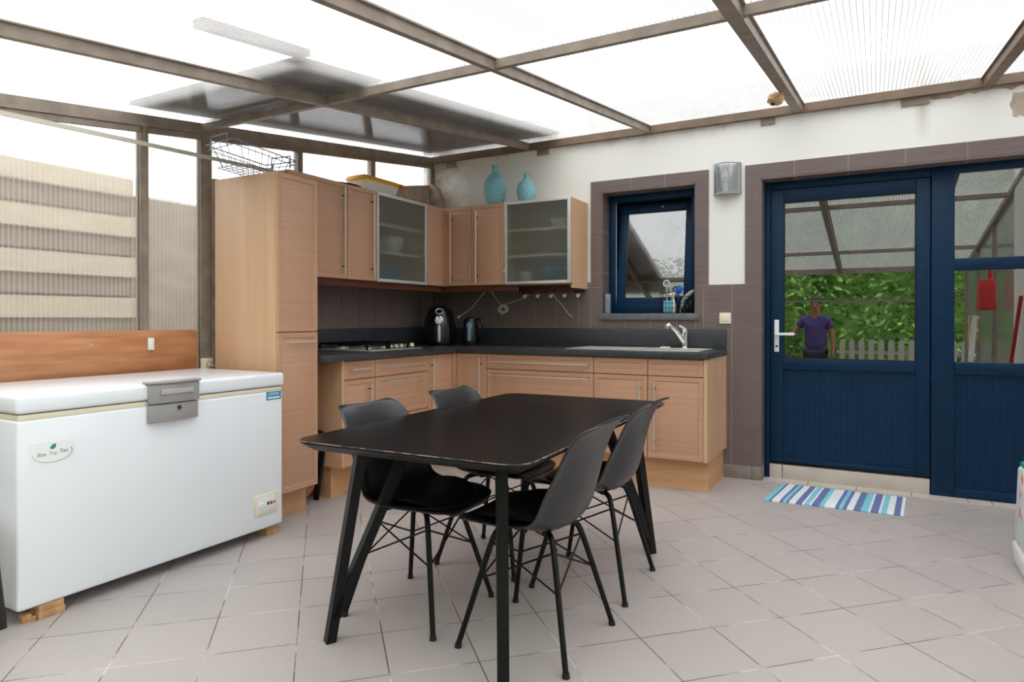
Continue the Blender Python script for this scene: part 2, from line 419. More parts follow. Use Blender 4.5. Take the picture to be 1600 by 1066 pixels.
# ------------------------------------------------------------------ key dimensions
ZR, SL = 2.495, .126                     # underside of rafters: z = ZR + SL*y
rz = lambda y: ZR + SL * y
XL, XRT = -3.45, 1.05
YE = -5.6
DY = .12                                   # plane of the door frame's face

# ------------------------------------------------------------------ floor, ground
mb = MB(); mb.box(XL - .08, XRT + .08, YE - .1, .02, -.3, 0); struct(mb, 'floor', 'floor')
mb = MB(); mb.box(-14, 8, -22, 6, -.55, -.3); struct(mb, 'ground', 'ground', label='garden ground beyond the veranda floor')

# ------------------------------------------------------------------ back wall with window and door openings
WX0, WX1, WZ0, WZ1 = -1.85, -1.13, 1.155, 2.09
DX0 = -.69; DZ1 = 2.079
mb = MB()
T = .3
mb.box(XL - .1, WX0, 0, T, 0, 2.75); mb.box(WX0, WX1, 0, T, 0, WZ0 - .045); mb.box(WX0, WX1, 0, T, WZ1, 2.75)
mb.box(WX1, DX0, 0, T, 0, 2.75); mb.box(DX0, XRT + .1, 0, T, DZ1, 2.75)
def back_wall_mat():
    m, nt, out = newmat('stained_white_wall'); L = nt.links.new
    b = nt.nodes.new('ShaderNodeBsdfPrincipled'); L(b.outputs[0], out.inputs[0]); b.inputs['Roughness'].default_value = .85
    g = nt.nodes.new('ShaderNodeNewGeometry'); sep = nt.nodes.new('ShaderNodeSeparateXYZ'); L(g.outputs['Position'], sep.inputs[0])
    n = nt.nodes.new('ShaderNodeTexNoise'); n.inputs['Scale'].default_value = 5; n.inputs['Detail'].default_value = 8; n.inputs['Roughness'].default_value = .65
    L(g.outputs['Position'], n.inputs['Vector'])
    def rng(sock, a, b_, c=0., d=1.):
        mr = nt.nodes.new('ShaderNodeMapRange'); mr.inputs[1].default_value = a; mr.inputs[2].default_value = b_; mr.inputs[3].default_value = c; mr.inputs[4].default_value = d
        L(sock, mr.inputs[0]); return mr.outputs[0]
    def op(o, a, b_):
        k = nt.nodes.new('ShaderNodeMath'); k.operation = o; k.use_clamp = True
        for i, x in enumerate((a, b_)):
            if isinstance(x, (int, float)): k.inputs[i].default_value = x
            else: L(x, k.inputs[i])
        return k.outputs[0]
    # mould and damp creeping out of the corner
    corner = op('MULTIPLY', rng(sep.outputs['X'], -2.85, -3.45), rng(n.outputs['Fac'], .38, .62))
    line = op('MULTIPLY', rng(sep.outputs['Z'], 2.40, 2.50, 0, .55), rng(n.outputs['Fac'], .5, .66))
    # rusty run-off streak under one bracket
    dx = op('ABSOLUTE', op('SUBTRACT', sep.outputs['X'], .25), 0)
    m1, m2 = nt.nodes.new('ShaderNodeMath'), nt.nodes.new('ShaderNodeMath')
    m1.operation = 'SUBTRACT'; L(sep.outputs['X'], m1.inputs[0]); m1.inputs[1].default_value = .255
    m2.operation = 'ABSOLUTE'; L(m1.outputs[0], m2.inputs[0])
    st = op('MULTIPLY', rng(m2.outputs[0], .05, .0), rng(sep.outputs['Z'], 2.2, 2.44, 0, .5))
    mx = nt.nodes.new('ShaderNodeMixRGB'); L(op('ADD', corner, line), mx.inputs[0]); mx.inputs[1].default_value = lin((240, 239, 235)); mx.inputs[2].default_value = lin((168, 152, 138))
    mx2 = nt.nodes.new('ShaderNodeMixRGB'); L(st, mx2.inputs[0]); L(mx.outputs[0], mx2.inputs[1]); mx2.inputs[2].default_value = lin((150, 142, 96))
    L(mx2.outputs[0], b.inputs['Base Color'])
    bp = nt.nodes.new('ShaderNodeBump'); bp.inputs['Strength'].default_value = .25; bp.inputs['Distance'].default_value = .01; L(n.outputs['Fac'], bp.inputs['Height']); L(bp.outputs[0], b.inputs['Normal'])
    return m
M['backwall'] = back_wall_mat()
struct(mb, 'wall_back', 'backwall')

# brown wall tiles, laid one by one on a grout bed
G = .0022
tb = MB(); bed = MB()
def tiles(x0, x1, z0, z1, xs, zs, y=0.0):
    bed.box(x0, x1, y - .008, y, z0, z1)
    X = [x0] + sorted(v for v in xs if x0 + .01 < v < x1 - .01) + [x1]; Z = [z0] + sorted(v for v in zs if z0 + .01 < v < z1 - .01) + [z1]
    for a, b in zip(X, X[1:]):
        for c, d in zip(Z, Z[1:]): tb.box(a + G, b - G, y - .0115, y - .006, c + G, d - G)
VX = [-.880 - .1937 * k for k in range(15)]
VZ = [.093, .409, .726, 1.045, 1.358, 1.675]
tiles(XL, WX0 - .09, 1.045, 1.40, VX, VZ); tiles(WX0 - .09, WX0, 1.045, 1.358, VX, VZ)
tiles(WX0, WX1, 1.045, WZ0 - .045, VX, VZ); tiles(WX1, -.88, 1.045, 1.358, VX, VZ)
tiles(XL, -.88, .093, 1.045, VX, VZ); tiles(-.88, DX0, .093, 1.358, [], VZ)
tiles(WX0 - .09, WX0, 1.358, WZ1, [], [1.472, 1.789]); tiles(WX0 - .09, WX1 + .092, WZ1, 2.179, [-1.617, -1.357], [])
tiles(WX1, WX1 + .092, 1.358, WZ1, [], [1.472, 1.793])
tiles(-.793, DX0, 1.358, DZ1, [], [1.686, 2.005]); tiles(-.793, XRT, DZ1, 2.179, [-.475, -.154, .166, .486, .806], [])
o = build(tb, 'trim_1', 'tile', kind='structure', label='brown rectangular tiles round window and door'); build(bed, 'grout_bed', 'grout', parent=None, kind='structure')
bpy.data.objects['grout_bed'].name = 'trim_2'
# tiled reveals (window and door)
mb = MB()
mb.box(WX0 - .001, WX0 + .008, -.01, .17, WZ0 - .02, WZ1); mb.box(WX1 - .008, WX1 + .001, -.01, .17, WZ0 - .02, WZ1); mb.box(WX0, WX1, -.01, .17, WZ1 - .008, WZ1 + .001)
mb.box(DX0 - .001, DX0 + .009, -.01, .13, .093, DZ1); mb.box(DX0, XRT, -.01, .13, DZ1 - .009, DZ1 + .001)
for z in (1.472, 1.789): mb.box(WX0 + .0075, WX0 + .0085, -.01, .14, z - G, z + G, mi=1)
for z in (.409, .726, 1.045, 1.358, 1.686, 2.005): mb.box(DX0 + .0085, DX0 + .0095, -.01, .12, z - G, z + G, mi=1)
for x in (-.475, -.154, .166, .486): mb.box(x - G, x + G, -.01, .12, DZ1 - .0095, DZ1 - .0085, mi=1)
for x in (-1.617, -1.357): mb.box(x - G, x + G, -.01, .14, WZ1 - .0085, WZ1 - .0075, mi=1)
struct(mb, 'trim_3', ['tile', 'grout'])
mb = MB(); mb.box(-.93, -.745, -.014, 0, 0, .093, bev=.002); mb.box(-.742, DX0 + .0, -.014, 0, 0, .093, bev=.002); mb.box(DX0 - .002, DX0 + .01, -.014, .115, 0, .093)
struct(mb, 'baseboard_back', 'skirt')
# pale strip of tiles along the threshold, and the step under the door
mb = MB()
xs = [DX0 + .01, -.395, -.105, .205, .5, .62, .9, XRT]
for a, b in zip(xs, xs[1:]): mb.box(a + G, b - G, 0, .115, -.01, .004)
struct(mb, 'trim_4', 'beige')
mb = MB(); mb.box(-.645, -.565, .115, .2, 0, .1, bev=.003); mb.box(-.561, .305, .115, .2, 0, .1, bev=.003)
struct(mb, 'trim_5', 'beige')

# dim room behind the glass
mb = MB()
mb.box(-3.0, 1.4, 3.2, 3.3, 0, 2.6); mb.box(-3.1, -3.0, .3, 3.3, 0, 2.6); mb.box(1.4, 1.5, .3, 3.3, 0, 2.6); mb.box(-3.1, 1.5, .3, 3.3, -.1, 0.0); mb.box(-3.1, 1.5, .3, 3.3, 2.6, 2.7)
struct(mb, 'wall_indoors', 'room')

# ------------------------------------------------------------------ window (tilted sash)
W = empty('window_1', (-1.49, .2, WZ0), kind='structure')
mb = MB(); f = .055; y0, y1 = .13, .2
x0, x1, z0, z1 = WX0 + .008, WX1 - .008, WZ0, WZ1 - .008
mb.box(x0, x0 + f, y0, y1, z0, z1, bev=.004); mb.box(x1 - f, x1, y0, y1, z0, z1, bev=.004); mb.box(x0 + f, x1 - f, y0, y1, z1 - f, z1, bev=.004); mb.box(x0 + f, x1 - f, y0, y1, z0, z0 + .075, bev=.004)
mb.box(x0 + f - .01, x0 + f + .002, y0 + .012, y0 + .02, z0 + .08, z1 - f, mi=1)
build(mb, 'window_frame', ['blue', 'cream'], W)
# sash, hinged at the bottom and tilted into the room
sa = MB(); sx0, sx1 = x0 + .058, x1 - .058; sh = z1 - f - .01 - (z0 + .06); s = .062
hinge = Vector((0, y0 + .03, z0 + .06)); rot = Euler((R(-7.5), 0, 0)).to_matrix().to_4x4(); Tm = Matrix.Translation(hinge) @ rot
sa.box(sx0, sx0 + s, -.03, .03, 0, sh, bev=.005); sa.box(sx1 - s, sx1, -.03, .03, 0, sh, bev=.005); sa.box(sx0 + s, sx1 - s, -.03, .03, 0, s, bev=.005); sa.box(sx0 + s, sx1 - s, -.03, .03, sh - s, sh, bev=.005)
sa.cyl((-1.44, -.033, sh - .03), (-1.44, -.03, sh - .03), .006, mi=1)
bmesh.ops.transform(sa.bm, matrix=Tm, verts=sa.bm.verts)
so = build(sa, 'sash', ['blue', 'cream'], W)
gm = MB(); gm.box(sx0 + s - .005, sx1 - s + .005, -.004, .004, s - .005, sh - s + .005)
bmesh.ops.transform(gm.bm, matrix=Tm, verts=gm.bm.verts); build(gm, 'window_pane', 'winglass', W)
mb = MB(); mb.box(WX0 - .012, WX1 + .03, -.035, .135, WZ0 - .047, WZ0, bev=.003); struct(mb, 'trim_6', 'sill', label='grey stone window sill')

# ------------------------------------------------------------------ door with half glazing + fixed side light
D = empty('door_1', (-.17, .15, 0), kind='structure')
FY0, FY1 = DY, DY + .07
mb = MB(); mb.box(DX0 + .009, -.643, FY0, FY1, 0.004, DZ1 - .01, bev=.004); mb.box(-.643, .31, FY0, FY1, 2.012, DZ1 - .01, bev=.004)
build(mb, 'door_frame', 'blue', D)
mb = MB(); ly0, ly1 = FY0 - .012, FY0 + .055
LX0, LX1 = -.641, .305
mb.box(LX0, -.555, ly0, ly1, .122, 2.008, bev=.005); mb.box(.228, LX1, ly0, ly1, .122, 2.008, bev=.005)
mb.box(-.555, .228, ly0, ly1, 1.922, 2.008, bev=.005); mb.box(-.555, .228, ly0, ly1, .765, .84, bev=.005); mb.box(-.555, .228, ly0, ly1, .122, .152, bev=.005)
leaf = build(mb, 'door_leaf', 'blue', D)
mb = MB(); n = 24; w = (.228 + .555) / n
for k in range(n): mb.box(-.555 + k * w + .0004, -.555 + (k + 1) * w - .0004, ly0 + .016, ly0 + .03, .15, .767)
build(mb, 'door_panel', 'blue', D)
mb = MB(); mb.box(-.555, .228, ly0 + .02, ly0 + .028, .838, 1.924); build(mb, 'door_pane', 'glass', D)
mb = MB()
for a in ((-.555, .228, .84, .846), (-.555, .228, 1.916, 1.922)): mb.box(a[0], a[1], ly0 + .006, ly0 + .018, a[2], a[3])
for a in ((-.555, -.549, .84, 1.922), (.222, .228, .84, 1.922)): mb.box(a[0], a[1], ly0 + .006, ly0 + .018, a[2], a[3])
build(mb, 'glazing_seal', 'rubber', D)
H = MB(); hy = ly0
H.box(-.614, -.583, hy - .01, hy, .885, 1.108, bev=.004); H.cyl((-.598, hy - .01, 1.01), (-.598, hy - .05, 1.01), .01); H.box(-.606, -.478, hy - .06, hy - .045, 1.0, 1.019, bev=.006)
H.cyl((-.598, hy - .0112, .925), (-.598, hy - .0105, .925), .008, mi=1)
build(H, 'door_handle', ['whitep', 'rubber'], D)
mb = MB(); mb.box(-.52, -.49, ly0 - .003, ly0, .812, .82, bev=.001); mb.box(.06, .09, ly0 - .003, ly0, .812, .82, bev=.001); build(mb, 'drain_cap', 'blue', D)
# side light
D2 = empty('door_2', (.75, .15, 0), kind='structure')
mb = MB(); mb.box(.31, .433, FY0 - .012, FY1, .004, DZ1 - .01, bev=.005); mb.box(.433, XRT, FY0 - .012, FY1, 2.022, DZ1 - .01, bev=.005); mb.box(.433, XRT, FY0 - .012, FY1, 1.415, 1.489, bev=.005); mb.box(.433, XRT, FY0 - .012, FY1, .77, .846, bev=.005); mb.box(.433, XRT, FY0 - .012, FY1, .004, .062, bev=.005)
mb.box(.97, XRT, FY0 - .012, FY1, .004, 2.06, bev=.005)
for z in (1.45, .81, .03):
    for x in (.53, .6): mb.box(x, x + .03, FY0 - .016, FY0 - .01, z - .004, z + .004, bev=.001)
build(mb, 'door_frame', 'blue', D2)
mb = MB(); n = 16; w = (.97 - .433) / n
for k in range(n): mb.box(.433 + k * w + .0004, .433 + (k + 1) * w - .0004, FY0 + .01, FY0 + .03, .06, .772)
build(mb, 'door_panel', 'blue', D2)
mb = MB(); mb.box(.433, .97, FY0 + .015, FY0 + .023, .844, 1.417); mb.box(.433, .97, FY0 + .015, FY0 + .023, 1.487, 2.024); build(mb, 'door_pane', 'glass', D2)

# ------------------------------------------------------------------ side wall on the left: low wall, posts, sheets
mb = MB()
mb.prism([(-5.6, 0), (0, 0), (0, 2.305), (-.5, 2.21), (-.95, 2.02), (-2.22, 1.95), (-2.22, .80), (-5.6, .80)], 'X', XL - .1, XL)
struct(mb, 'wall_left', 'mortar')
mb = MB()   # lump of mortar in the corner above the cabinets
mb.prism([(-3.449, 1.9), (-3.25, 1.9), (-3.29, 2.06), (-3.33, 2.16), (-3.37, 2.26), (-3.41, 2.30), (-3.449, 2.303)], 'Y', -.05, -.001)
for v in mb.bm.verts: v.co += Vector((random.uniform(-.006, .006), 0, random.uniform(-.006, .006)))
o = struct(mb, 'trim_7', 'mortar')
# tiles on the left splash zone
tb = MB(); bed = MB()
YV = [-.002 - .1937 * k for k in range(13)]
bed.box(XL, XL + .008, -2.0, 0, 1.045, 1.40)
ys = sorted([-2.0] + [v for v in YV if v > -1.99] + [0])
for a, b in zip(ys, ys[1:]):
    if b - a > .02:
        tb.box(XL + .006, XL + .0115, a + G, b - G, 1.045 + G, 1.358 - G); tb.box(XL + .006, XL + .0115, a + G, b - G, 1.358 + G, 1.4)
struct(tb, 'trim_8', 'tile'); struct(bed, 'trim_9', 'grout')

fw = MB  # frame posts, one object each
k = 10
posts = [(-2.672, -2.627, .78, 'p'), (-2.312, -2.239, 0, 'p'), (-1.575, -1.53, 1.9, 'c'), (-.83, -.78, 1.95, 'c'), (-.045, 0, 2.25, 'c'), (-3.75, -3.70, .78, 'p'), (-4.7, -4.65, .78, 'p'), (-5.6, -5.54, 0, 'p')]
for a, b, z, _ in posts:
    mb = MB(); mb.box(XL - .03, XL + .012, a, b, z, rz((a + b) / 2) + .01)
    mb.box(XL + .012, XL + .016, a + .012, b - .012, z, rz((a + b) / 2) + .0, mi=0)
    struct(mb, 'trim_%d' % k, 'frame'); k += 1
# top plate of the side wall (sloping)
def sloped(x0, x1, ya, yb, h, off=0.):
    m_ = MB(); m_.prism([(ya, rz(ya) + off), (yb, rz(yb) + off), (yb, rz(yb) + off + h), (ya, rz(ya) + off + h)], 'X', x0, x1); return m_
mb = sloped(XL - .03, XL + .02, YE, 0, .061, -.012); struct(mb, 'trim_%d' % k, 'frame'); k += 1
mb = sloped(XL - .01, XL + .012, YE, -.05, .03, -.045); struct(mb, 'trim_%d' % k, 'frame'); k += 1
# panes of the side wall
edges = [(-5.54, -4.7), (-4.65, -3.75), (-3.70, -2.672), (-2.627, -2.312)]
for i, (a, b) in enumerate(edges):
    mb = MB(); mb.prism([(a, .8), (b, .8), (b, rz(b) - .03), (a, rz(a) - .03)], 'X', XL - .012, XL - .002)
    struct(mb, 'window_%d' % (i + 2), 'wallsheet')
for i, (a, b) in enumerate([(-2.239, -1.575), (-1.53, -.83), (-.78, -.045)]):
    mb = MB(); mb.prism([(a, 1.95), (b, 1.95 if b < -.9 else 2.2), (b, rz(b) - .03), (a, rz(a) - .03)], 'X', XL - .012, XL - .002)
    struct(mb, 'window_%d' % (i + 6), 'frostsheet')

# ------------------------------------------------------------------ roof: rafters, purlins, sheets
RX = [-2.475, -1.475, -.45, .585]
for x in RX:
    w = .03 if x < -1 else .055
    mb = MB()
    y0_, y1_ = YE, 0
    mb.prism([(y0_, rz(y0_)), (y1_, rz(y1_)), (y1_, rz(y1_) + .048), (y0_, rz(y0_) + .048)], 'X', x - w / 2, x + w / 2)
    mb.prism([(y0_, rz(y0_) + .044), (y1_, rz(y1_) + .044), (y1_, rz(y1_) + .05), (y0_, rz(y0_) + .05)], 'X', x - w / 2 - .012, x + w / 2 + .012)
    struct(mb, 'trim_%d' % k, 'frame' if x < 0 else 'rust'); k += 1
PY = [-2.29, -4.4]
for y in PY:
    a, b = y - .018, y + .018
    mb = MB(); mb.prism([(a, rz(a) + .006), (b, rz(b) + .006), (b, rz(b) + .046), (a, rz(a) + .046)], 'X', XL, XRT)
    struct(mb, 'trim_%d' % k, 'frame'); k += 1
mb = MB(); mb.box(XL, XRT, -.045, 0, rz(0) - .008, rz(0) + .046); struct(mb, 'trim_%d' % k, 'rust'); k += 1
mb = MB(); mb.box(XL, XRT + .05, YE - .05, YE, rz(YE) - .02, rz(YE) + .09); struct(mb, 'trim_%d' % k, 'frame'); k += 1
ce = empty('ceiling', (-1.2, -2.8, rz(YE)), kind='structure')
ex = [XL] + RX + [XRT]
ey = [YE, -4.4, -2.29, -.002]
for a, b in zip(ex, ex[1:]):
    for c, d in zip(ey, ey[1:]):
        mb = MB(); o_ = .052
        mb.prism([(c + .003, rz(c) + o_), (d - .003, rz(d) + o_), (d - .003, rz(d) + o_ + .014), (c + .003, rz(c) + o_ + .014)], 'X', a + .004, b - .004)
        build(mb, 'roof_sheet', 'roofsheet', ce)
# board lying on the roof sheets in the corner (shows as a dark area through them)
mb = MB(); o_ = .085
mb.prism([(-2.74, rz(-2.74) + o_), (-.06, rz(-.06) + o_), (-.06, rz(-.06) + o_ + .02), (-2.74, rz(-2.74) + o_ + .02)], 'X', -3.425, -2.19)
build(mb, 'weathered_board', 'roofdark', label='dark weathered board lying on top of the roof sheets in the corner', cat='board')
mb = MB(); mb.prism([(-3.26, rz(-3.26) + o_), (-2.75, rz(-2.75) + o_), (-2.75, rz(-2.75) + o_ + .03), (-3.26, rz(-3.26) + o_ + .03)], 'X', -2.17, -2.11)
build(mb, 'wooden_batten', 'roofdark', label='short dark batten lying on the roof sheets beside the board', cat='batten')
# steel fixing blocks under the roof beam on the wall
for i, x in enumerate((-3.246, -2.355, -.644, .216)):
    w = (.05, .05, .045, .075)[i]; mb = MB(); mb.box(x - w, x + w, -.014, 0, 2.44 if i else 2.435, 2.488, bev=.002)
    build(mb, 'fixing_block', 'frame', label=['dark steel block under the roof beam nearest the glazed corner', 'dark steel block under the roof beam above the two blue vases', 'dark steel block under the roof beam above the wall lamp', 'dark steel block under the roof beam with a green stain below it'][i], cat='block', group='steel blocks under the roof beam')
# flaking plaster at the far right
mb = MB(); pts = []
for q in range(22):
    a = 2 * PI * q / 22; r_ = .055 + random.uniform(-.016, .012); pts.append((.745 + r_ * math.cos(a), 2.375 + r_ * 1.5 * math.sin(a)))
mb.prism(pts, 'Y', -.003, 0); struct(mb, 'trim_%d' % k, 'mortar'); k += 1
mb = MB(); pts = []
for q in range(26): pts.append((.22 + q * .03, 2.478 - abs(random.gauss(.012, .008))))
pts += [(.97, 2.487), (.22, 2.487)]
mb.prism(pts, 'Y', -.002, 0); struct(mb, 'trim_%d' % k, 'mortar'); k += 1

# right hand side wall: plaster, then sheets
mb = MB(); mb.box(XRT, XRT + .12, -2.0, 0, 0, 2.6); struct(mb, 'wall_right', 'plaster')
mb = MB(); mb.box(XRT, XRT + .1, YE, -2.0, 0, .5); struct(mb, 'wall_right_low', 'plaster'); bpy.data.objects['wall_right_low'].name = 'wall_right.001'
for i, (a, b) in enumerate([(-3.2, -2.03), (-4.4, -3.24), (-5.55, -4.44)]):
    mb = MB(); mb.prism([(a, .5), (b, .5), (b, rz(b)), (a, rz(a))], 'X', XRT + .02, XRT + .03); struct(mb, 'window_%d' % (i + 9), 'wallsheet')
    mb = MB(); mb.box(XRT, XRT + .05, a - .04, a, 0, rz(a)); struct(mb, 'trim_%d' % k, 'frame'); k += 1
mb = sloped(XRT - .01, XRT + .06, YE, 0, .05, -.01); struct(mb, 'trim_%d' % k, 'frame'); k += 1
mb = MB(); mb.box(XL, XRT, YE - .04, YE - .01, 1.36, 1.39); mb.box(-1.3, -1.24, YE - .05, YE, 0, rz(YE)); struct(mb, 'trim_%d' % k, 'frame'); k += 1

# ------------------------------------------------------------------ kitchen cabinets
def slab(mb, plane, a0, a1, z0, z1, pos, th=.02, border=.028, rec=.0035, mi=0, plain=False):
    """cabinet front. plane 'Y': spans x a0..a1, faces -Y at pos. plane 'X': spans y a0..a1, faces +X at pos."""
    def P(u, d, z): return (u, pos + d, z) if plane == 'Y' else (pos - d, u, z)
    b = bmesh.new(); g = .0015
    rings = [(0, 0.002), (.002, 0), (border, 0), (border + .003, rec * 1.6), (border + .012, rec * .7)]
    if plain: rings = [(0, .002), (.002, 0)]
    L_ = []
    back = [b.verts.new(P(u, th, z)) for u, z in ((a0 + g, z0 + g), (a1 - g, z0 + g), (a1 - g, z1 - g), (a0 + g, z1 - g))]
    L_.append(back)
    for ins, d in rings:
        ins += g; L_.append([b.verts.new(P(u, d, z)) for u, z in ((a0 + ins, z0 + ins), (a1 - ins, z0 + ins), (a1 - ins, z1 - ins), (a0 + ins, z1 - ins))])
    b.faces.new(back)
    for A, B in zip(L_, L_[1:]):
        for i in range(4): b.faces.new((A[i], A[(i + 1) % 4], B[(i + 1) % 4], B[i]))
    b.faces.new(L_[-1]); bmesh.ops.recalc_face_normals(b, faces=b.faces); mb._merge(b, mi); return mb

def handle(mb, plane, pos, p0, p1, r=.0048, post=.03):
    """bar handle: p0,p1 = (u,z) ends on the front's plane"""
    def P(u, d, z): return (u, pos - d, z) if plane == 'Y' else (pos + d, u, z)
    mb.cyl(P(p0[0], post, p0[1]), P(p1[0], post, p1[1]), r, seg=10)
    v = Vector((p1[0] - p0[0], p1[1] - p0[1])); L_ = v.length; v.normalize()
    for t in (.05 if L_ > .3 else .03, L_ - (.05 if L_ > .3 else .03)):
        u = p0[0] + v.x * t; z = p0[1] + v.y * t; mb.cyl(P(u, 0, z), P(u, post, z), .004, seg=8, mi=1)
    return mb

def front(parent, plane, pos, a0, a1, z0, z1, hd=None, name='door', plain=False):
    mb = MB(); slab(mb, plane, a0, a1, z0, z1, pos, plain=plain)
    d = build(mb, name, 'front', parent)
    if hd:
        h = MB(); handle(h, plane, pos, *hd); build(h, 'handle', ['steel', 'darkpin'], d)
    return d

XF = -2.83; YF = -.58; XU = -3.09; YU = -.35
ZB0, ZB1 = .205, .853
# tall cabinet
TY0, TY1 = -2.285, -1.995
t = empty('tall_cabinet', (-3.14, -2.14, 0), 'tall narrow oak larder cabinet at the end of the run beside the freezer', 'cabinet', 'oak kitchen cabinets')
mb = MB(); mb.box(-3.35, XF - .02, TY0, TY1, .155, 1.918, bev=.001); build(mb, 'body', 'side', t)
mb = MB(); mb.box(-3.34, -2.925, TY0 + .01, TY1 - .005, 0, .155); build(mb, 'plinth', 'plinth', t)
front(t, 'X', XF, TY0, TY1, 1.042, 1.915)
front(t, 'X', XF, TY0, TY1, .155, 1.038, ((-2.235, .985), (-2.04, .985)))

# wall cabinets on the left run
def wallcab_left(y0, y1, label, hy=None, glass=False):
    t = empty('wall_cabinet', (-3.27, (y0 + y1) / 2, 1.38), label, 'cabinet', 'oak kitchen cabinets')
    mb = MB(); th = .018; x0, x1 = -3.44, XU - .021; z0, z1 = 1.385, 2.015
    mb.box(x0, x1, y0, y0 + th, z0, z1); mb.box(x0, x1, y1 - th, y1, z0, z1); mb.box(x0, x1, y0 + th, y1 - th, z0, z0 + th); mb.box(x0, x1, y0 + th, y1 - th, z1 - th, z1); mb.box(x0, x0 + .006, y0 + th, y1 - th, z0 + th, z1 - th)
    build(mb, 'body', 'side', t)
    if glass:
        glassdoor(t, 'X', XU, y0, y1)
        for z in (1.59, 1.79):
            mb = MB(); mb.box(x0 + .006, x1 - .02, y0 + th, y1 - th, z, z + .018); build(mb, 'shelf', 'inside', t)
    else:
        front(t, 'X', XU, y0, y1, 1.38, 2.018, ((hy, 1.412), (hy, 1.98)))
    return t
def glassdoor(t, plane, pos, a0, a1, z0=1.38, z1=2.018):
    def bx(mb, u0, u1, za, zb, d0, d1, bev=.001):
        if plane == 'Y': mb.box(u0, u1, pos + d0, pos + d1, za, zb, bev=bev)
        else: mb.box(pos - d1, pos - d0, u0, u1, za, zb, bev=bev)
    f = .022; mb = MB(); a0 += .002; a1 -= .002
    bx(mb, a0, a0 + f, z0, z1, 0, .02); bx(mb, a1 - f, a1, z0, z1, 0, .02); bx(mb, a0 + f, a1 - f, z0, z0 + f, 0, .02); bx(mb, a0 + f, a1 - f, z1 - f, z1, 0, .02)
    d = build(mb, 'door', 'alu', t)
    mb = MB(); bx(mb, a0 + f - .003, a1 - f + .003, z0 + f - .003, z1 - f + .003, .006, .011, 0); build(mb, 'glass_pane', 'frost', d)
    mb = MB(); e = a1 if plane == 'X' else a0
    bx(mb, e - .008, e + .008, z0 + .09, z0 + .115, -.014, .0); build(mb, 'catch', 'steel', d)
wallcab_left(-1.975, -1.47, 'oak wall cabinet right next to the tall larder cabinet', -1.522)
wallcab_left(-1.468, -1.172, 'narrow oak wall cabinet left of the glass door above the hob', -1.235)
wallcab_left(-1.17, -.575, 'glass-fronted wall cabinet above the gas hob', glass=True)
# corner wall cabinet: two fronts meeting
t = empty('wall_cabinet', (-3.2, -.2, 1.38), 'oak corner wall cabinet above the air fryer', 'cabinet', 'oak kitchen cabinets')
mb = MB(); mb.prism([(-3.44, -.573), (XU - .021, -.573), (XU - .021, YU + .021), (-2.822, YU + .021), (-2.822, -.012), (-3.44, -.012)], 'Z', 1.385, 2.015); build(mb, 'body', 'side', t)
mb = MB(); slab(mb, 'X', -.573, YU + .0, 1.38, 2.018, XU, plain=True); build(mb, 'filler_panel', 'front', t)
mb = MB(); mb.box(XU - .02, XU + .03, YU, YU + .02, 1.38, 2.018); build(mb, 'corner_strip', 'front', t)
front(t, 'Y', YU, XU + .03, -2.821, 1.38, 2.018, ((-3.005, 1.40), (-3.005, 1.968)))
# back run wall cabinets
t = empty('wall_cabinet', (-2.67, -.17, 1.38), 'oak wall cabinet on the back wall under the tall blue vase', 'cabinet', 'oak kitchen cabinets')
mb = MB(); mb.box(-2.818, -2.524, YU + .021, -.012, 1.385, 2.015); build(mb, 'body', 'side', t)
front(t, 'Y', YU, -2.819, -2.524, 1.38, 2.018, ((-2.762, 1.40), (-2.762, 1.968)))
t = empty('wall_cabinet', (-2.24, -.17, 1.38), 'glass-fronted wall cabinet beside the window under the small blue vase', 'cabinet', 'oak kitchen cabinets')
th = .018; mb = MB(); x0, x1, y0, y1 = -2.522, -1.963, YU + .021, -.012
mb.box(x0, x0 + th, y0, y1, 1.385, 2.015); mb.box(x1 - th, x1, y0, y1, 1.385, 2.015); mb.box(x0 + th, x1 - th, y0, y1, 1.385, 1.403); mb.box(x0 + th, x1 - th, y0, y1, 1.997, 2.015); mb.box(x0 + th, x1 - th, y1 - .006, y1, 1.403, 1.997)
build(mb, 'body', 'side', t); glassdoor(t, 'Y', YU, -2.522, -1.963)
for z in (1.59, 1.79):
    mb = MB(); mb.box(x0 + th, x1 - th, y0 + .02, y1 - .006, z, z + .018); build(mb, 'shelf', 'inside', t)
# light rail under the wall cabinets
mb = MB(); mb.box(XU - .05, XU - .032, -1.99, YU + .01, 1.335, 1.383); mb.box(XU - .05, -2.425, YU + .03, YU + .048, 1.335, 1.383); mb.box(-3.42, XU - .05, -1.99, -1.972, 1.345, 1.383)
build(mb, 'light_rail', 'cornice', label='dark oak light rail running under the wall cabinets', cat='trim strip')
mb = MB(); mb.box(-1.981, -1.963, -.30, -.012, 1.347, 1.384); build(mb, 'light_rail', 'side', label='short oak rail under the end of the glass cabinet near the window', cat='trim strip')

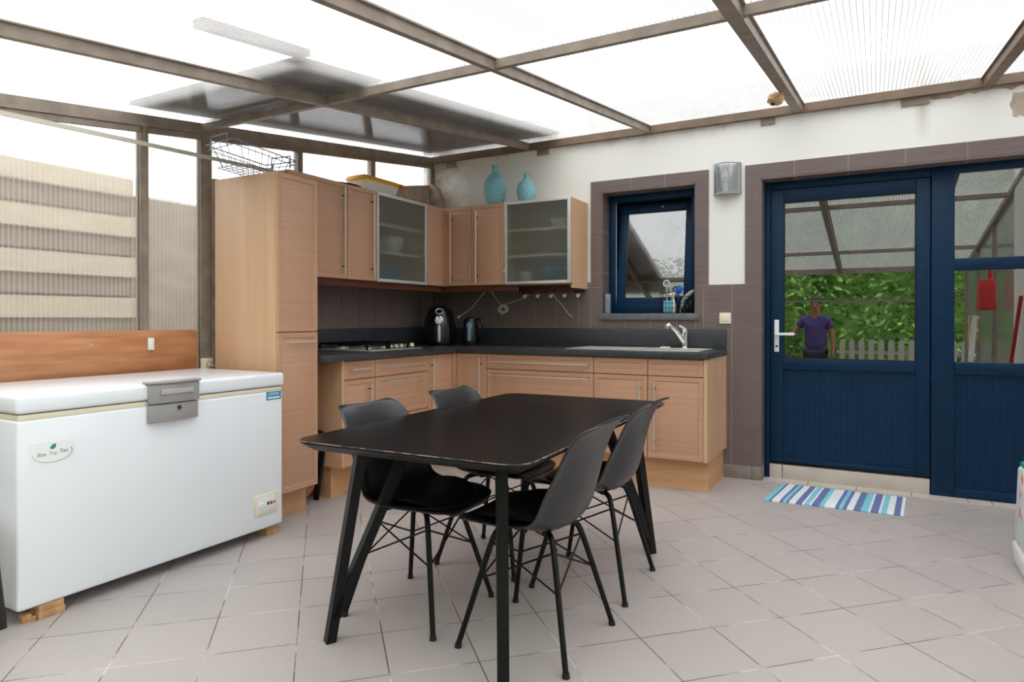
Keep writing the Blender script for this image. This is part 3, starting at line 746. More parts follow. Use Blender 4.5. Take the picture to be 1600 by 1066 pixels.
# base cabinets
def basecab(loc, label, body, plinth, plinth_m='plinth'):
    t = empty('base_cabinet', loc, label, 'cabinet', 'oak kitchen cabinets')
    mb = MB(); mb.box(*body, ZB0, ZB1 + .005); build(mb, 'body', 'side', t)
    if plinth:
        mb = MB(); mb.box(*plinth, 0, ZB0); build(mb, 'plinth', plinth_m, t)
    return t
G2 = .001
t = basecab((-3.1, -1.65, 0), 'narrow oak base cabinet with one drawer at the open end of the worktop', (-3.44, XF - .021, -1.795, -1.497), (-3.4, -2.95, -1.77, -1.497))
mb = MB(); mb.box(-3.43, XF - .0, -1.8, -1.782, ZB0, ZB1 + .005); 
build(mb, 'end_panel', 'side', t)
front(t, 'X', XF, -1.782, -1.497, .738, ZB1, ((-1.744, .8), (-1.557, .8)), 'drawer')
front(t, 'X', XF, -1.782, -1.497, ZB0, .735, ((-1.56, .70), (-1.56, .5)))
t = basecab((-3.1, -1.21, 0), 'wide oak drawer cabinet under the gas hob', (-3.44, XF - .021, -1.495, -.918), (-3.4, -2.95, -1.495, -.918))
front(t, 'X', XF, -1.495, -.918, .738, ZB1, ((-1.444, .8), (-.985, .8)), 'drawer')
front(t, 'X', XF, -1.495, -.918, .472, .735, ((-1.444, .70), (-.985, .70)), 'drawer')
front(t, 'X', XF, -1.495, -.918, ZB0, .469, ((-1.444, .435), (-.985, .435)), 'drawer')
t = empty('base_cabinet', (-3.0, -.4, 0), 'oak corner base cabinet below the kettle', 'cabinet', 'oak kitchen cabinets')
mb = MB(); mb.prism([(-3.44, -.916), (XF - .021, -.916), (XF - .021, YF + .021), (-2.542, YF + .021), (-2.542, -.012), (-3.44, -.012)], 'Z', ZB0, ZB1 + .005); build(mb, 'body', 'side', t)
mb = MB(); mb.prism([(-3.4, -.916), (-2.95, -.916), (-2.95, -.49), (-2.542, -.49), (-2.542, -.03), (-3.4, -.03)], 'Z', 0, ZB0); build(mb, 'plinth', 'plinth', t)
front(t, 'X', XF, -.915, YF - .035, ZB0, ZB1, ((-.886, .83), (-.886, .3)))
mb = MB(); mb.box(XF - .02, XF + .02, YF - .033, YF + .02, ZB0, ZB1); build(mb, 'corner_strip', 'front', t)
front(t, 'Y', YF, XF + .022, -2.541, ZB0, ZB1, ((-2.588, .826), (-2.588, .3)))
t = basecab((-2.11, -.3, 0), 'wide oak drawer cabinet on the back wall between corner and sink', (-2.54, -1.688, YF + .021, -.012), (-2.54, -1.688, -.49, -.03))
front(t, 'Y', YF, -2.539, -1.687, .743, ZB1, ((-2.503, .797), (-1.723, .797)), 'drawer')
front(t, 'Y', YF, -2.539, -1.687, .476, .740, ((-2.503, .70), (-1.723, .70)), 'drawer')
front(t, 'Y', YF, -2.539, -1.687, ZB0, .473, ((-2.503, .435), (-1.723, .435)), 'drawer')
t = basecab((-1.3, -.3, 0), 'oak sink cabinet with two doors at the end near the blue door', (-1.685, -.925, YF + .021, -.012), (-1.685, -.934, -.49, -.0125))
mb = MB(); mb.box(-.945, -.922, YF + .0, -.06, ZB0 - .0, ZB1 + .005); mb.box(-.94, -.914, -.058, -.012, ZB0 + .0, ZB1 + .005); build(mb, 'end_panel', 'side', t)
front(t, 'Y', YF, -1.685, -1.309, .743, ZB1, None, 'drawer'); front(t, 'Y', YF, -1.307, -.946, .743, ZB1, None, 'drawer')
front(t, 'Y', YF, -1.685, -1.309, ZB0, .740, ((-1.358, .71), (-1.358, .26))); front(t, 'Y', YF, -1.307, -.946, ZB0, .740, ((-1.257, .712), (-1.257, .262)))

# worktop
t = empty('worktop', (-2.2, -.9, .86), 'black speckled stone worktop running round the corner', 'worktop')
mb = MB()
mb.box(-3.44, -2.795, -1.99, -.605, .861, .9, bev=.002); mb.box(-3.44, -.912, -.605, -.012, .861, .9, bev=.002)
build(mb, 'slab', 'stone', t)
mb = MB(); mb.box(-3.42, -.915, -.033, -.0125, .9, 1.043, bev=.0015); mb.box(-3.438, -3.418, -1.99, -.034, .9, 1.043, bev=.0015); build(mb, 'upstand', 'stone', t)

# sink and drainer, tap
t = empty('kitchen_sink', (-1.45, -.3, .9), 'stainless steel sink with long drainer set in the worktop', 'sink')
mb = MB(); x0, x1, y0, y1 = -1.93, -.99, -.515, -.075
mb.box(x0, x1, y0, y0 + .04, .9, .906, bev=.002); mb.box(x0, x1, y1 - .07, y1, .9, .906, bev=.002); mb.box(x0, x0 + .02, y0 + .04, y1 - .07, .9, .906); mb.box(x1 - .05, x1, y0 + .04, y1 - .07, .9, .906); mb.box(-1.44, -1.38, y0 + .04, y1 - .07, .9, .906)
build(mb, 'rim', 'steel', t)
mb = MB()
mb.box(x0 + .02, -1.44, y0 + .04, y1 - .07, .9, .902)
for q in range(9): mb.box(x0 + .04, -1.47, y0 + .06 + q * .032, y0 + .072 + q * .032, .902, .9045)
build(mb, 'drainer', 'steel', t)
mb = MB(); mb.box(-1.38, x1 - .05, y0 + .04, y1 - .07, .9, .9012); build(mb, 'bowl', 'steel', t)
t = empty('mixer_tap', (-1.2, -.1, .906), 'chrome single lever mixer tap behind the sink', 'tap')
mb = MB(); tx, ty = -1.185, -.105
mb.lathe([(.028, 0), (.028, .006), (.023, .012), (.022, .07), (.024, .085), (.024, .12), (.02, .135), (.004, .14)], (tx, ty, .906), 20); build(mb, 'tap_body', 'chrome', t)
mb = MB(); mb.tube([(tx, ty, .945), (tx - .02, ty - .03, .985), (tx - .045, ty - .06, 1.03), (tx - .068, ty - .09, 1.062), (tx - .088, ty - .115, 1.066), (tx - .096, ty - .125, 1.055)], [.02, .019, .018, .018, .021, .021], 12, smooth_n=4) if False else mb.tube([(tx, ty, .945), (tx - .02, ty - .03, .985), (tx - .045, ty - .06, 1.03), (tx - .068, ty - .09, 1.062), (tx - .085, ty - .112, 1.068), (tx - .095, ty - .125, 1.058)], [.02, .018, .016, .016, .022, .02], 14)
build(mb, 'spout', 'chrome', t)
mb = MB(); mb.tube([(tx, ty, 1.04), (tx - .01, ty - .01, 1.055), (tx - .035, ty - .035, 1.07)], [.018, .014, .008], 12); build(mb, 'lever', 'chrome', t)
mb = MB(); mb.box(-1.36, -1.29, -.11, -.085, .906, .914, bev=.003); build(mb, 'sponge_holder', 'whitep', label='small white soap bar behind the sink', cat='soap')

# hob
t = empty('gas_hob', (-3.1, -1.22, .9), 'stainless gas hob with black grates and cream knobs', 'hob')
mb = MB(); mb.box(-3.38, -2.865, -1.5, -.94, .9, .908, bev=.003); build(mb, 'hob_plate', 'steel', t)
B = [(-3.24, -1.36, .045), (-3.02, -1.36, .035), (-3.24, -1.12, .035), (-3.06, -1.14, .028)]
for x, y, r in B:
    mb = MB(); mb.cyl((x, y, .908), (x, y, .922), r, seg=20); mb.cyl((x, y, .922), (x, y, .93), r * .75, seg=20, mi=1); build(mb, 'burner', ['steel', 'black'], t)
for yc in (-1.36, -1.13):
    mb = MB(); z = .945; xa, xb, ya, yb = -3.35, -2.93, yc - .1, yc + .1
    for a, b in (((xa, ya, z), (xb, ya, z)), ((xa, yb, z), (xb, yb, z)), ((xa, ya, z), (xa, yb, z)), ((xb, ya, z), (xb, yb, z)), ((-3.14, ya, z), (-3.14, yb, z)), ((xa, yc, z), (-3.28, yc, z)), ((-3.20, yc, z), (-3.08, yc, z)), ((-3.0, yc, z), (xb, yc, z))): mb.bar(a, b, .01, .012)
    for x in (xa, xb):
        for y in (ya, yb): mb.box(x - .006, x + .006, y - .006, y + .006, .908, z)
    build(mb, 'pan_grate', 'blackmetal', t)
for q in range(5):
    y = -1.19 + q * .0605; x = -2.955
    mb = MB(); mb.cyl((x, y, .908), (x, y, .914), .019, seg=18, mi=1); mb.cyl((x, y, .914), (x, y, .936), .0165, .015, seg=18); mb.box(x - .014, x + .014, y - .003, y + .003, .936, .94); build(mb, 'knob', ['cream', 'black'], t)

# clothes iron
t = empty('clothes_iron', (-3.24, -1.72, .9), 'orange and grey iron on the worktop beside the tall cabinet', 'iron')
mb = MB(); cx, cy = -3.24, -1.73
pl = [(cx - .05, cy - .09), (cx + .05, cy - .09), (cx + .055, cy - .0), (cx + .035, cy + .07), (cx, cy + .115), (cx - .035, cy + .07), (cx - .055, cy)]
mb.prism(pl, 'Z', .935, .955, bev=.003); build(mb, 'soleplate', 'greyp', t)
mb = MB(); b = bmesh.new(); lo = [b.verts.new((x, y, .955)) for x, y in pl]; hi = [b.verts.new((cx + (x - cx) * .45, cy - .03 + (y - cy) * .55, 1.03)) for x, y in pl]
b.faces.new(lo[::-1]); b.faces.new(hi)
for i in range(7): b.faces.new((lo[i], lo[(i + 1) % 7], hi[(i + 1) % 7], hi[i]))
mb._merge(b, 0, True); build(mb, 'iron_body', 'orange', t)
mb = MB(); mb.sphere((cx, cy + .12, .955), .012); build(mb, 'spray_nozzle', 'whitep', t)
mb = MB(); mb.box(cx - .06, cx + .06, cy - .12, cy + .05, .9, .935, bev=.006); build(mb, 'iron_rest', 'black', t)

# air fryer
t = empty('air_fryer', (-3.13, -.33, .9), 'black air fryer with silver handle in the worktop corner', 'air fryer')
mb = MB(); ax, ay = -3.135, -.34
mb.lathe([(.118, 0), (.132, .01), (.138, .06), (.135, .14), (.122, .21), (.1, .27), (.072, .305), (.03, .322), (.001, .325)], (ax, ay, .9), 36, sx=1.0, sy=1.0); build(mb, 'fryer_body', 'black', t)
dv = Vector((.545, -.838, 0)).normalized()       # towards the room
def onf(h, r_, side=0.): 
    sd = Vector((dv.y, -dv.x, 0)); return Vector((ax, ay, .9 + h)) + dv * r_ - sd * side
mb = MB(); mb.torus((0, 0, 0), .03, .006, 'Z'); 
q = Matrix.Translation(onf(.275, .098)) @ (Vector((dv.x, dv.y, 1.1)).to_track_quat('Z', 'Y').to_matrix().to_4x4()); bmesh.ops.transform(mb.bm, matrix=q, verts=mb.bm.verts); build(mb, 'dial_ring', 'steel', t)
mb = MB(); mb.cyl(onf(.20, .11), onf(.206, .132), .034, seg=24); build(mb, 'display', 'screen', t)
mb = MB(); mb.tube([onf(.155, .135), onf(.15, .165), onf(.10, .175), onf(.045, .172), onf(.04, .15)], .013, 10, smooth_n=3); build(mb, 'drawer_handle', 'silverp', t)
# kettle
t = empty('electric_kettle', (-2.86, -.3, .9), 'black electric kettle with a blue-grey water window', 'kettle')
kx, ky = -2.86, -.30
mb = MB(); mb.lathe([(.075, 0), (.078, .012), (.07, .02)], (kx, ky, .9), 28); build(mb, 'kettle_base', 'black', t)
mb = MB(); mb.lathe([(.068, .02), (.07, .03), (.064, .12), (.056, .2), (.05, .215), (.02, .222), (.012, .235), (.001, .237)], (kx, ky, .9), 28); build(mb, 'kettle_body', 'black', t)
mb = MB(); r0 = .069
mb.grid([[Vector((kx, ky, .9)) + Vector((math.cos(a) * r_, math.sin(a) * r_, h)) for a in [R(-68 + w_ * k_) for k_ in (-1, -.5, 0, .5, 1)]] for h, r_, w_ in ((.04, .0705, 11), (.06, .0695, 13), (.13, .0645, 12), (.15, .0632, 20), (.17, .0617, 22), (.185, .0605, 15), (.19, .0602, 5))])
build(mb, 'water_window', 'windowstrip', t)
mb = MB(); hd = Vector((.87, -.1, 0)).normalized(); kp = Vector((kx, ky, .9))
mb.tube([kp + hd * .05 + Vector((0, 0, .205)), kp + hd * .085 + Vector((0, 0, .215)), kp + hd * .12 + Vector((0, 0, .18)), kp + hd * .128 + Vector((0, 0, .12)), kp + hd * .105 + Vector((0, 0, .06)), kp + hd * .066 + Vector((0, 0, .045))], .010, 10, smooth_n=5); build(mb, 'kettle_handle', 'black', t)
# vases
def vase(x, y, h, r, label):
    mb = MB(); z0 = 2.018
    P = [(.42, 0), (.52, .01), (.66, .06), (.88, .2), (1, .38), (.98, .52), (.84, .66), (.55, .76), (.3, .80), (.235, .84), (.235, .93), (.3, .98), (.36, 1.0), (.3, 1.0), (.2, .97)]
    from itertools import chain
    mb.lathe([(a * r, b * h) for a, b in P], (x, y, z0), 40)
    return build(mb, 'textured_vase', 'bluevase', label=label, cat='vase', group='turquoise vases on the wall cabinets', subd=1)
vase(-2.69, -.2, .335, .094, 'tall turquoise scaled vase standing on the wall cabinet')
vase(-2.405, -.2, .24, .078, 'smaller turquoise scaled vase on the glass wall cabinet')

# crockery behind the frosted glass
def dish(x, y, z, r, h, m, label, nm='bowl', cat='bowl'):
    mb = MB(); mb.lathe([(r * .45, 0), (r * .6, h * .15), (r, h), (r * .96, h), (r * .5, h * .3), (.001, h * .25)], (x, y, z), 24, close=False); return build(mb, nm, m, label=label, cat=cat)
dish(-2.1, -.17, 1.608, .105, .03, 'green', 'green plate on the lower shelf behind frosted glass near the window', 'plate', 'plate')
dish(-2.2, -.18, 1.404, .12, .11, 'dblue', 'blue bowl at the bottom of the glass cabinet near the window')
dish(-2.42, -.17, 1.404, .06, .08, 'dish', 'small white bowl at the left of the glass cabinet near the window')
dish(-2.12, -.18, 1.809, .09, .07, 'dish', 'white bowl on the upper shelf of the cabinet near the window')
dish(-3.27, -.8, 1.608, .09, .13, 'dish', 'cream jar on the lower shelf of the cabinet above the hob', 'jar', 'jar')
dish(-3.27, -.98, 1.608, .07, .1, 'green', 'green pot on the lower shelf of the cabinet above the hob', 'pot', 'pot')
dish(-3.27, -.83, 1.404, .11, .1, 'dblue', 'blue dish at the bottom of the cabinet above the hob')

# things on top of the cabinets
t = empty('food_container', (-3.2, -1.0, 2.018), 'milky plastic box with an orange-yellow lid on the wall cabinets', 'container')
mb = MB(); b = bmesh.new()
def frus(mb, cx, cy, z0, z1, a0, b0, a1, b1, bev=.01, mi=0):
    b = bmesh.new(); lo = [b.verts.new((cx + sx_ * a0, cy + sy_ * b0, z0)) for sx_, sy_ in ((-1, -1), (1, -1), (1, 1), (-1, 1))]; hi = [b.verts.new((cx + sx_ * a1, cy + sy_ * b1, z1)) for sx_, sy_ in ((-1, -1), (1, -1), (1, 1), (-1, 1))]
    b.faces.new(lo[::-1]); b.faces.new(hi)
    for i in range(4): b.faces.new((lo[i], lo[(i + 1) % 4], hi[(i + 1) % 4], hi[i]))
    if bev: bmesh.ops.bevel(b, geom=b.edges[:], offset=bev, segments=3, profile=.5, affect='EDGES')
    mb._merge(b, mi, True)
frus(mb, -3.27, -1.0, 2.018, 2.125, .08, .15, .09, .195); build(mb, 'container_box', 'clearbox', t)
mb = MB(); frus(mb, -3.27, -1.0, 2.112, 2.152, .1, .215, .085, .19, .016); mb.cyl((-3.185, -.805, 2.125), (-3.175, -.775, 2.125), .02, .016, seg=14, mi=1); build(mb, 'container_lid', ['yellow', 'orange'], t)
mb = MB(); mb.lathe([(.03, 0), (.07, .006), (.09, .012), (.085, .012), (.05, .008), (.001, .006)], (-3.17, -1.4, 2.018), 24, sx=.8, sy=1.5, close=False); build(mb, 'black_tray', 'black', label='flat black tray on the wall cabinets beside the plastic box', cat='tray')

# wire basket on the tall cabinet
t = empty('wire_basket', (-3.08, -2.22, 1.918), 'grey wire basket tipped on top of the tall larder cabinet', 'basket')
top = [Vector(p) for p in ((-3.20, -2.455, 2.062), (-2.96, -2.47, 2.066), (-2.965, -2.03, 2.035), (-3.20, -2.05, 2.035))]
bot = [Vector(p) for p in ((-3.17, -2.40, 1.945), (-2.99, -2.41, 1.945), (-2.99, -2.08, 1.924), (-3.17, -2.09, 1.924))]
mb = MB(); r_ = .0029
mb.tube(top, r_ * 1.3, 6, closed=True); mb.tube([t_ * .78 + b_ * .22 for t_, b_ in zip(top, bot)], r_, 6, closed=True); mb.tube(bot, r_, 6, closed=True)
lerp = lambda a, b, s_: a * (1 - s_) + b * s_
for i, n in ((0, 4), (1, 9), (2, 4), (3, 9)):
    for q in range(1, n):
        s_ = q / n; mb.tube([lerp(top[i], top[(i + 1) % 4], s_), lerp(bot[i], bot[(i + 1) % 4], s_)], r_ * .8, 5)
for q in range(1, 9): mb.tube([lerp(bot[0], bot[3], q / 9), lerp(bot[1], bot[2], q / 9)], r_ * .8, 5)
for q in range(1, 4): mb.tube([lerp(bot[0], bot[1], q / 4), lerp(bot[3], bot[2], q / 4)], r_ * .8, 5)
build(mb, 'basket_wires', 'wire', t)
for i, j in ((0, 1), (2, 3)):
    mb = MB(); a, b = lerp(top[i], top[j], .2), lerp(top[i], top[j], .8); up = Vector((0, 0, .035)); mb.tube([a - up, a + up, b + up, b - up], r_ * 1.6, 6)
    build(mb, 'basket_handle', 'wire', t)

# hook rail under the cabinet, with knobs and coiled cord
t = empty('hook_rail', (-2.27, -.03, 1.29), 'brown wooden hook rail with five white knobs under the cabinet', 'hook rail')
mb = MB(); mb.box(-2.565, -1.985, -.03, -.012, 1.325, 1.375, bev=.003); mb.box(-2.565, -1.985, -.034, -.03, 1.325, 1.334, mi=1); build(mb, 'rail_board', ['cornice', 'worn'], t)
for x in (-2.497, -2.381, -2.262, -2.145, -2.03):
    mb = MB(); mb.cyl((x, -.012, 1.31), (x, -.045, 1.30), .007, seg=10); mb.sphere((x, -.052, 1.297), .0165); build(mb, 'knob', 'whitep', t)
mb = MB(); pts = [(-3.115, -.07, 1.137), (-3.02, -.03, 1.21), (-2.93, -.022, 1.31), (-2.885, -.02, 1.352), (-2.862, -.02, 1.368), (-2.838, -.02, 1.352), (-2.79, -.02, 1.29), (-2.735, -.02, 1.235), (-2.66, -.02, 1.245), (-2.56, -.02, 1.275), (-2.47, -.03, 1.31)]
mb.tube(pts, .0042, 6, smooth_n=4)
for q in range(7):
    rr = .04 - q * .003; c0 = Vector((-2.712 + random.uniform(-.012, .012), -.022 - q * .003, 1.195 + random.uniform(-.008, .008)))
    mb.tube([c0 + Vector((rr * 1.25 * math.cos(a), random.uniform(-.002, .002), rr * .85 * math.sin(a))) for a in [2 * PI * j / 16 for j in range(16)]], .0042, 6, closed=True)
mb.tube([(-2.735, -.03, 1.165), (-2.735, -.03, 1.145), (-2.727, -.03, 1.155)], .003, 6); mb.tube([(-2.718, -.03, 1.165), (-2.715, -.03, 1.143), (-2.71, -.03, 1.155)], .003, 6)
mb.cyl((-3.135, -.075, 1.125), (-3.112, -.068, 1.142), .014, .008, seg=10)
build(mb, 'power_cord', 'cord', label='off-white cord coiled and hung on the brown splash tiles', cat='cord')
mb = MB(); mb.tube([(-2.245, -.05, 1.32), (-2.225, -.02, 1.27), (-2.18, -.017, 1.225), (-2.13, -.017, 1.16), (-2.09, -.017, 1.128)], .004, 6, smooth_n=4); build(mb, 'power_cord', 'cord', label='short grey-white cord dangling from the middle knob of the rail', cat='cord')

# wall lamp
t = empty('wall_lamp', (-.92, -.04, 1.99), 'square wall lamp of curved ribbed glass beside the blue door', 'lamp')
mb = MB(); mb.box(-1.0, -.815, -.012, 0, 1.99, 2.2, bev=.002); mb.box(-.84, -.82, -.03, -.012, 1.985, 2.205); mb.box(-.985, -.83, -.02, -.012, 2.0, 2.19, bev=.001, mi=1); build(mb, 'wall_plate', ['greyp', 'greyl'], t)
mb = MB(); R_ = .14; cx = -.918
def arc(h, r_add=0, n=13, half=.083):
    out = []
    for k_ in range(n):
        u = -half + 2 * half * k_ / (n - 1); out.append((cx + u, -.022 - r_add - .055 * (1 - (u / half) ** 2), h))
    return out
mb.grid([arc(1.995 + .205 * q / 8, .001 * (q % 2)) for q in range(9)]); mb.grid([arc(1.995 + .205 * q / 8, .005 + .001 * (q % 2)) for q in range(9)])
build(mb, 'lamp_glass', 'lampglass', t)
mb = MB()
mb.tube(arc(2.2, .003), .005, 6); build(mb, 'lamp_rim', 'greyl', t); mb = MB()
b_ = arc(1.993, .008); mb.prism([(x, y) for x, y, z in b_] + [(cx + .083, -.012), (cx - .083, -.012)], 'Z', 1.985, 2.0); build(mb, 'lamp_rim', 'greyp', t)
mb = MB()
for q in range(1, 6):
    mb.tube(arc(1.995 + .205 * q / 6, .004), .0016, 5)
for q in (2, 4, 6, 8, 10): mb.tube([arc(1.995 + .205 * j / 4, .004)[q] for j in range(5)], .0016, 5)
build(mb, 'glass_rib', 'greyp', t)
mb = MB(); mb.cyl((cx, -.035, 2.0), (cx, -.035, 2.06), .018, seg=14); mb.lathe([(.014, 0), (.028, .035), (.03, .055), (.02, .08), (.001, .088)], (cx, -.038, 2.06), 16); build(mb, 'light_bulb', 'whitep', t)

# switch
t = empty('light_switch', (-.92, -.02, 1.08), 'cream light switch on the brown tiles between window and door', 'light switch')
mb = MB(); mb.box(-.963, -.883, -.02, -.0115, 1.08, 1.158, bev=.004); build(mb, 'switch_plate', 'cream', t)
mb = MB(); mb.box(-.942, -.904, -.024, -.018, 1.096, 1.142, bev=.002); build(mb, 'switch_rocker', 'cream', t)

# wasp nest on the rafter
t = empty('wasp_nest', (-.478, -.85, 2.30), 'round papery wasp nest hanging from the roof beam', 'wasp nest')
mb = MB(); c0 = Vector((-.492, -.83, 2.352)); mb.sphere(c0, .043, (1.05, 1, .85), seg=24); mb.cyl(c0 + Vector((.02, 0, .02)), c0 + Vector((.03, 0, .045)), .008, seg=8)
for v in mb.bm.verts: v.co += (v.co - c0).normalized() * .003 * math.sin(v.co.z * 420 + 2 * v.co.x * 90)
build(mb, 'nest_shell', 'nest', t)
mb = MB(); p = c0 + Vector((-.012, -.022, -.031)); mb.sphere(p, .010, (1, 1, .6)); build(mb, 'nest_opening', 'hole', t)

# window sill objects
mb = MB(); mb.lathe([(.026, 0), (.027, .003), (.026, .15), (.022, .153), (.018, .15), (.001, .148)], (-1.815, .03, WZ0), 20); build(mb, 'glass_tumbler', 'silver', label='grey cylinder standing at the left end of the window sill', cat='cylinder')
def caddy(x0, x1, y0, y1, z0, z1, name, label, h=4, n=5):
    t = empty(name, ((x0 + x1) / 2, (y0 + y1) / 2, z0), label, 'caddy')
    mb = MB()
    for q in range(h + 1):
        z = z0 + .002 + (z1 - z0 - .004) * q / h; mb.tube([(x0, y0, z), (x1, y0, z), (x1, y1, z), (x0, y1, z)], .002, 5, closed=True)
    for q in range(n + 1):
        x = x0 + (x1 - x0) * q / n
        for y in (y0, y1): mb.tube([(x, y, z0), (x, y, z1)], .002, 5)
    for q in range(3):
        y = y0 + (y1 - y0) * q / 2
        for x in (x0, x1): mb.tube([(x, y, z0), (x, y, z1)], .002, 5)
    for q in range(1, n): mb.tube([(x0 + (x1 - x0) * q / n, y0, z0 + .003), (x0 + (x1 - x0) * q / n, y1, z0 + .003)], .002, 5)
    build(mb, 'caddy_wires', 'blackmetal', t); return t
caddy(-1.39, -1.275, -.015, .07, WZ0, WZ0 + .155, 'wire_caddy', 'black wire caddy with blue packet on the window sill')
caddy(-1.262, -1.15, -.015, .07, WZ0, WZ0 + .125, 'wire_caddy', 'black wire caddy holding a sage glove on the window sill', 5, 4)
mb = MB(); mb.box(-1.37, -1.31, .0, .03, WZ0 + .006, WZ0 + .095, bev=.006); build(mb, 'sponge_packet', 'ltblue', label='light blue packet standing in the left wire caddy', cat='packet')
mb = MB(); mb.torus((-1.357, .045, 1.377), .022, .006, 'Y'); mb.cyl((-1.357, .045, 1.353), (-1.355, .045, WZ0 + .008), .004, seg=8); build(mb, 'ring_brush', 'ring', label='white ring-headed brush standing upright in the left caddy', cat='brush')
mb = MB(); mb.lathe([(.012, 0), (.018, .03), (.015, .07), (.004, .09)], (-1.295, .02, WZ0 + .006), 12); build(mb, 'white_bottle', 'whitep', label='little white bottle in the left wire caddy', cat='bottle')
mb = MB(); mb.sphere((-1.3, .05, 1.30), .024, (1, .6, .6)); mb.sphere((-1.325, .05, 1.295), .02, (1.2, .6, .6)); mb.cyl((-1.31, .05, 1.29), (-1.31, .05, WZ0 + .008), .012, seg=8); build(mb, 'cleaning_cloth', 'whitecloth', label='white cloth stuffed in the top of the left caddy', cat='cloth')
mb = MB()
for q in range(160):
    d_ = Vector((random.gauss(0, 1), random.gauss(0, 1), random.gauss(0, 1))).normalized(); c_ = Vector((-1.262, .04, 1.33)); mb.cyl(c_, c_ + d_ * .032, .0018, .001, seg=4)
mb.sphere((-1.262, .04, 1.33), .022); mb.cyl((-1.262, .04, 1.31), (-1.285, .04, WZ0 + .008), .004, seg=8)
build(mb, 'dish_scrubber', 'bluepuff', label='bright blue bristly scrubber poking out of the left caddy', cat='scrubber')
mb = MB(); mb.tube([(-1.245, .03, WZ0 + .008), (-1.235, .03, 1.24), (-1.205, .03, 1.28), (-1.17, .03, 1.31), (-1.155, .03, 1.318)], [.012, .014, .016, .014, .008], 8, smooth_n=0)
for q in range(3): mb.cyl((-1.17, .03 , 1.308), (-1.155 + .004 * q, .025 + .005 * q, 1.33 - .006 * q), .005, .003, seg=6)
build(mb, 'rubber_glove', 'sage', label='sage green glove slung over the right wire caddy', cat='glove')
mb = MB()
for q in range(5): mb.lathe([(.018, 0), (.025, .02), (.02, .035), (.008, .04)], (-1.225 + .013 * q, .03 + .01 * (q % 2), WZ0 + .006 + .012 * q), 10)
build(mb, 'scouring_pad', 'black', label='dark scouring pad stuffed in the right wire caddy', cat='scouring pad')

# ------------------------------------------------------------------ chest freezer
FX0, FX1, FYa, FYb = -3.35, -2.70, -3.585, -2.372
t = empty('chest_freezer', (-3.02, -2.98, 0), 'long white chest freezer with grey latch along the glazed wall', 'freezer')
mb = MB(); mb.box(FX0, FX1, FYa, FYb, .052, .745, bev=.012, seg=3); body = build(mb, 'freezer_body', 'white', t)
mb = MB(); mb.box(FX0 + .006, FX1 - .002, FYa + .004, FYb - .004, .742, .765, bev=.005); mb.box(FX0 + .01, FX1 - .008, FYa + .01, FYb - .01, .764, .769, mi=1); build(mb, 'lid_seal_and_shadow_line', ['cream', 'rubber'], t)  # cream seal; the thin black strip above it paints the lid's shadow line
mb = MB(); mb.box(FX0 - .005, FX1 + .008, FYa - .006, FYb + .006, .768, .835, bev=.014, seg=3); lid = build(mb, 'freezer_lid', 'white', t)
mb = MB(); ya, yb = -3.105, -2.875
mb.prism([(FX1 + .004, ya), (FX1 + .03, ya), (FX1 + .043, (ya + yb) / 2), (FX1 + .03, yb), (FX1 + .004, yb)], 'Z', .752, .835, bev=.004)
mb.prism([(FX1 - .02, ya - .006), (FX1 + .036, ya - .006), (FX1 + .052, (ya + yb) / 2), (FX1 + .036, yb + .006), (FX1 - .02, yb + .006)], 'Z', .836, .846, bev=.003)
mb.box(FX1 + .036, FX1 + .0455, ya + .04, yb - .04, .79, .812, bev=.002, mi=1)
lh = build(mb, 'lid_handle', ['greyp', 'greyl'], t)
mb = MB(); mb.prism([(FX1 - .002, ya), (FX1 + .022, ya), (FX1 + .036, (ya + yb) / 2), (FX1 + .022, yb), (FX1 - .002, yb)], 'Z', .672, .748, bev=.005)
lk = build(mb, 'latch_plate', 'greyp', t)
mb = MB(); mb.cyl((FX1 + .03, -2.98, .728), (FX1 + .04, -2.98, .728), .0095, seg=18); mb.box(FX1 + .0402, FX1 + .041, -2.982, -2.978, .724, .732, mi=1); build(mb, 'key_lock', ['chrome', 'rubber'], lk)
mb = MB(); mb.box(FX1 + .033, FX1 + .0365, -3.0, -2.965, .698, .7, mi=0); build(mb, 'latch_mark', 'greyl', lk)
# control panel
mb = MB(); mb.box(FX1 - .002, FX1 + .006, -2.556, -2.412, .125, .23, bev=.004); cp = build(mb, 'control_panel', 'cream', t)
mb = MB(); mb.box(FX1 + .005, FX1 + .0075, -2.54, -2.425, .14, .215, bev=.002); mb.cyl((FX1 + .007, -2.51, .175), (FX1 + .013, -2.51, .175), .017, .015, seg=20); build(mb, 'thermostat_dial', 'whitep', cp)
for q, m_ in enumerate(('greenled', 'redled', 'orangeled')):
    mb = MB(); y = -2.473 + q * .0185; mb.box(FX1 + .007, FX1 + .0095, y - .006, y + .006, .172, .187); build(mb, 'control_button', m_, cp)
for y in (-3.5, -2.45):
    mb = MB(); mb.box(FX0 + .03, FX0 + .08, y - .03, y + .03, 0, .055, bev=.003); build(mb, 'foot', 'black', t)
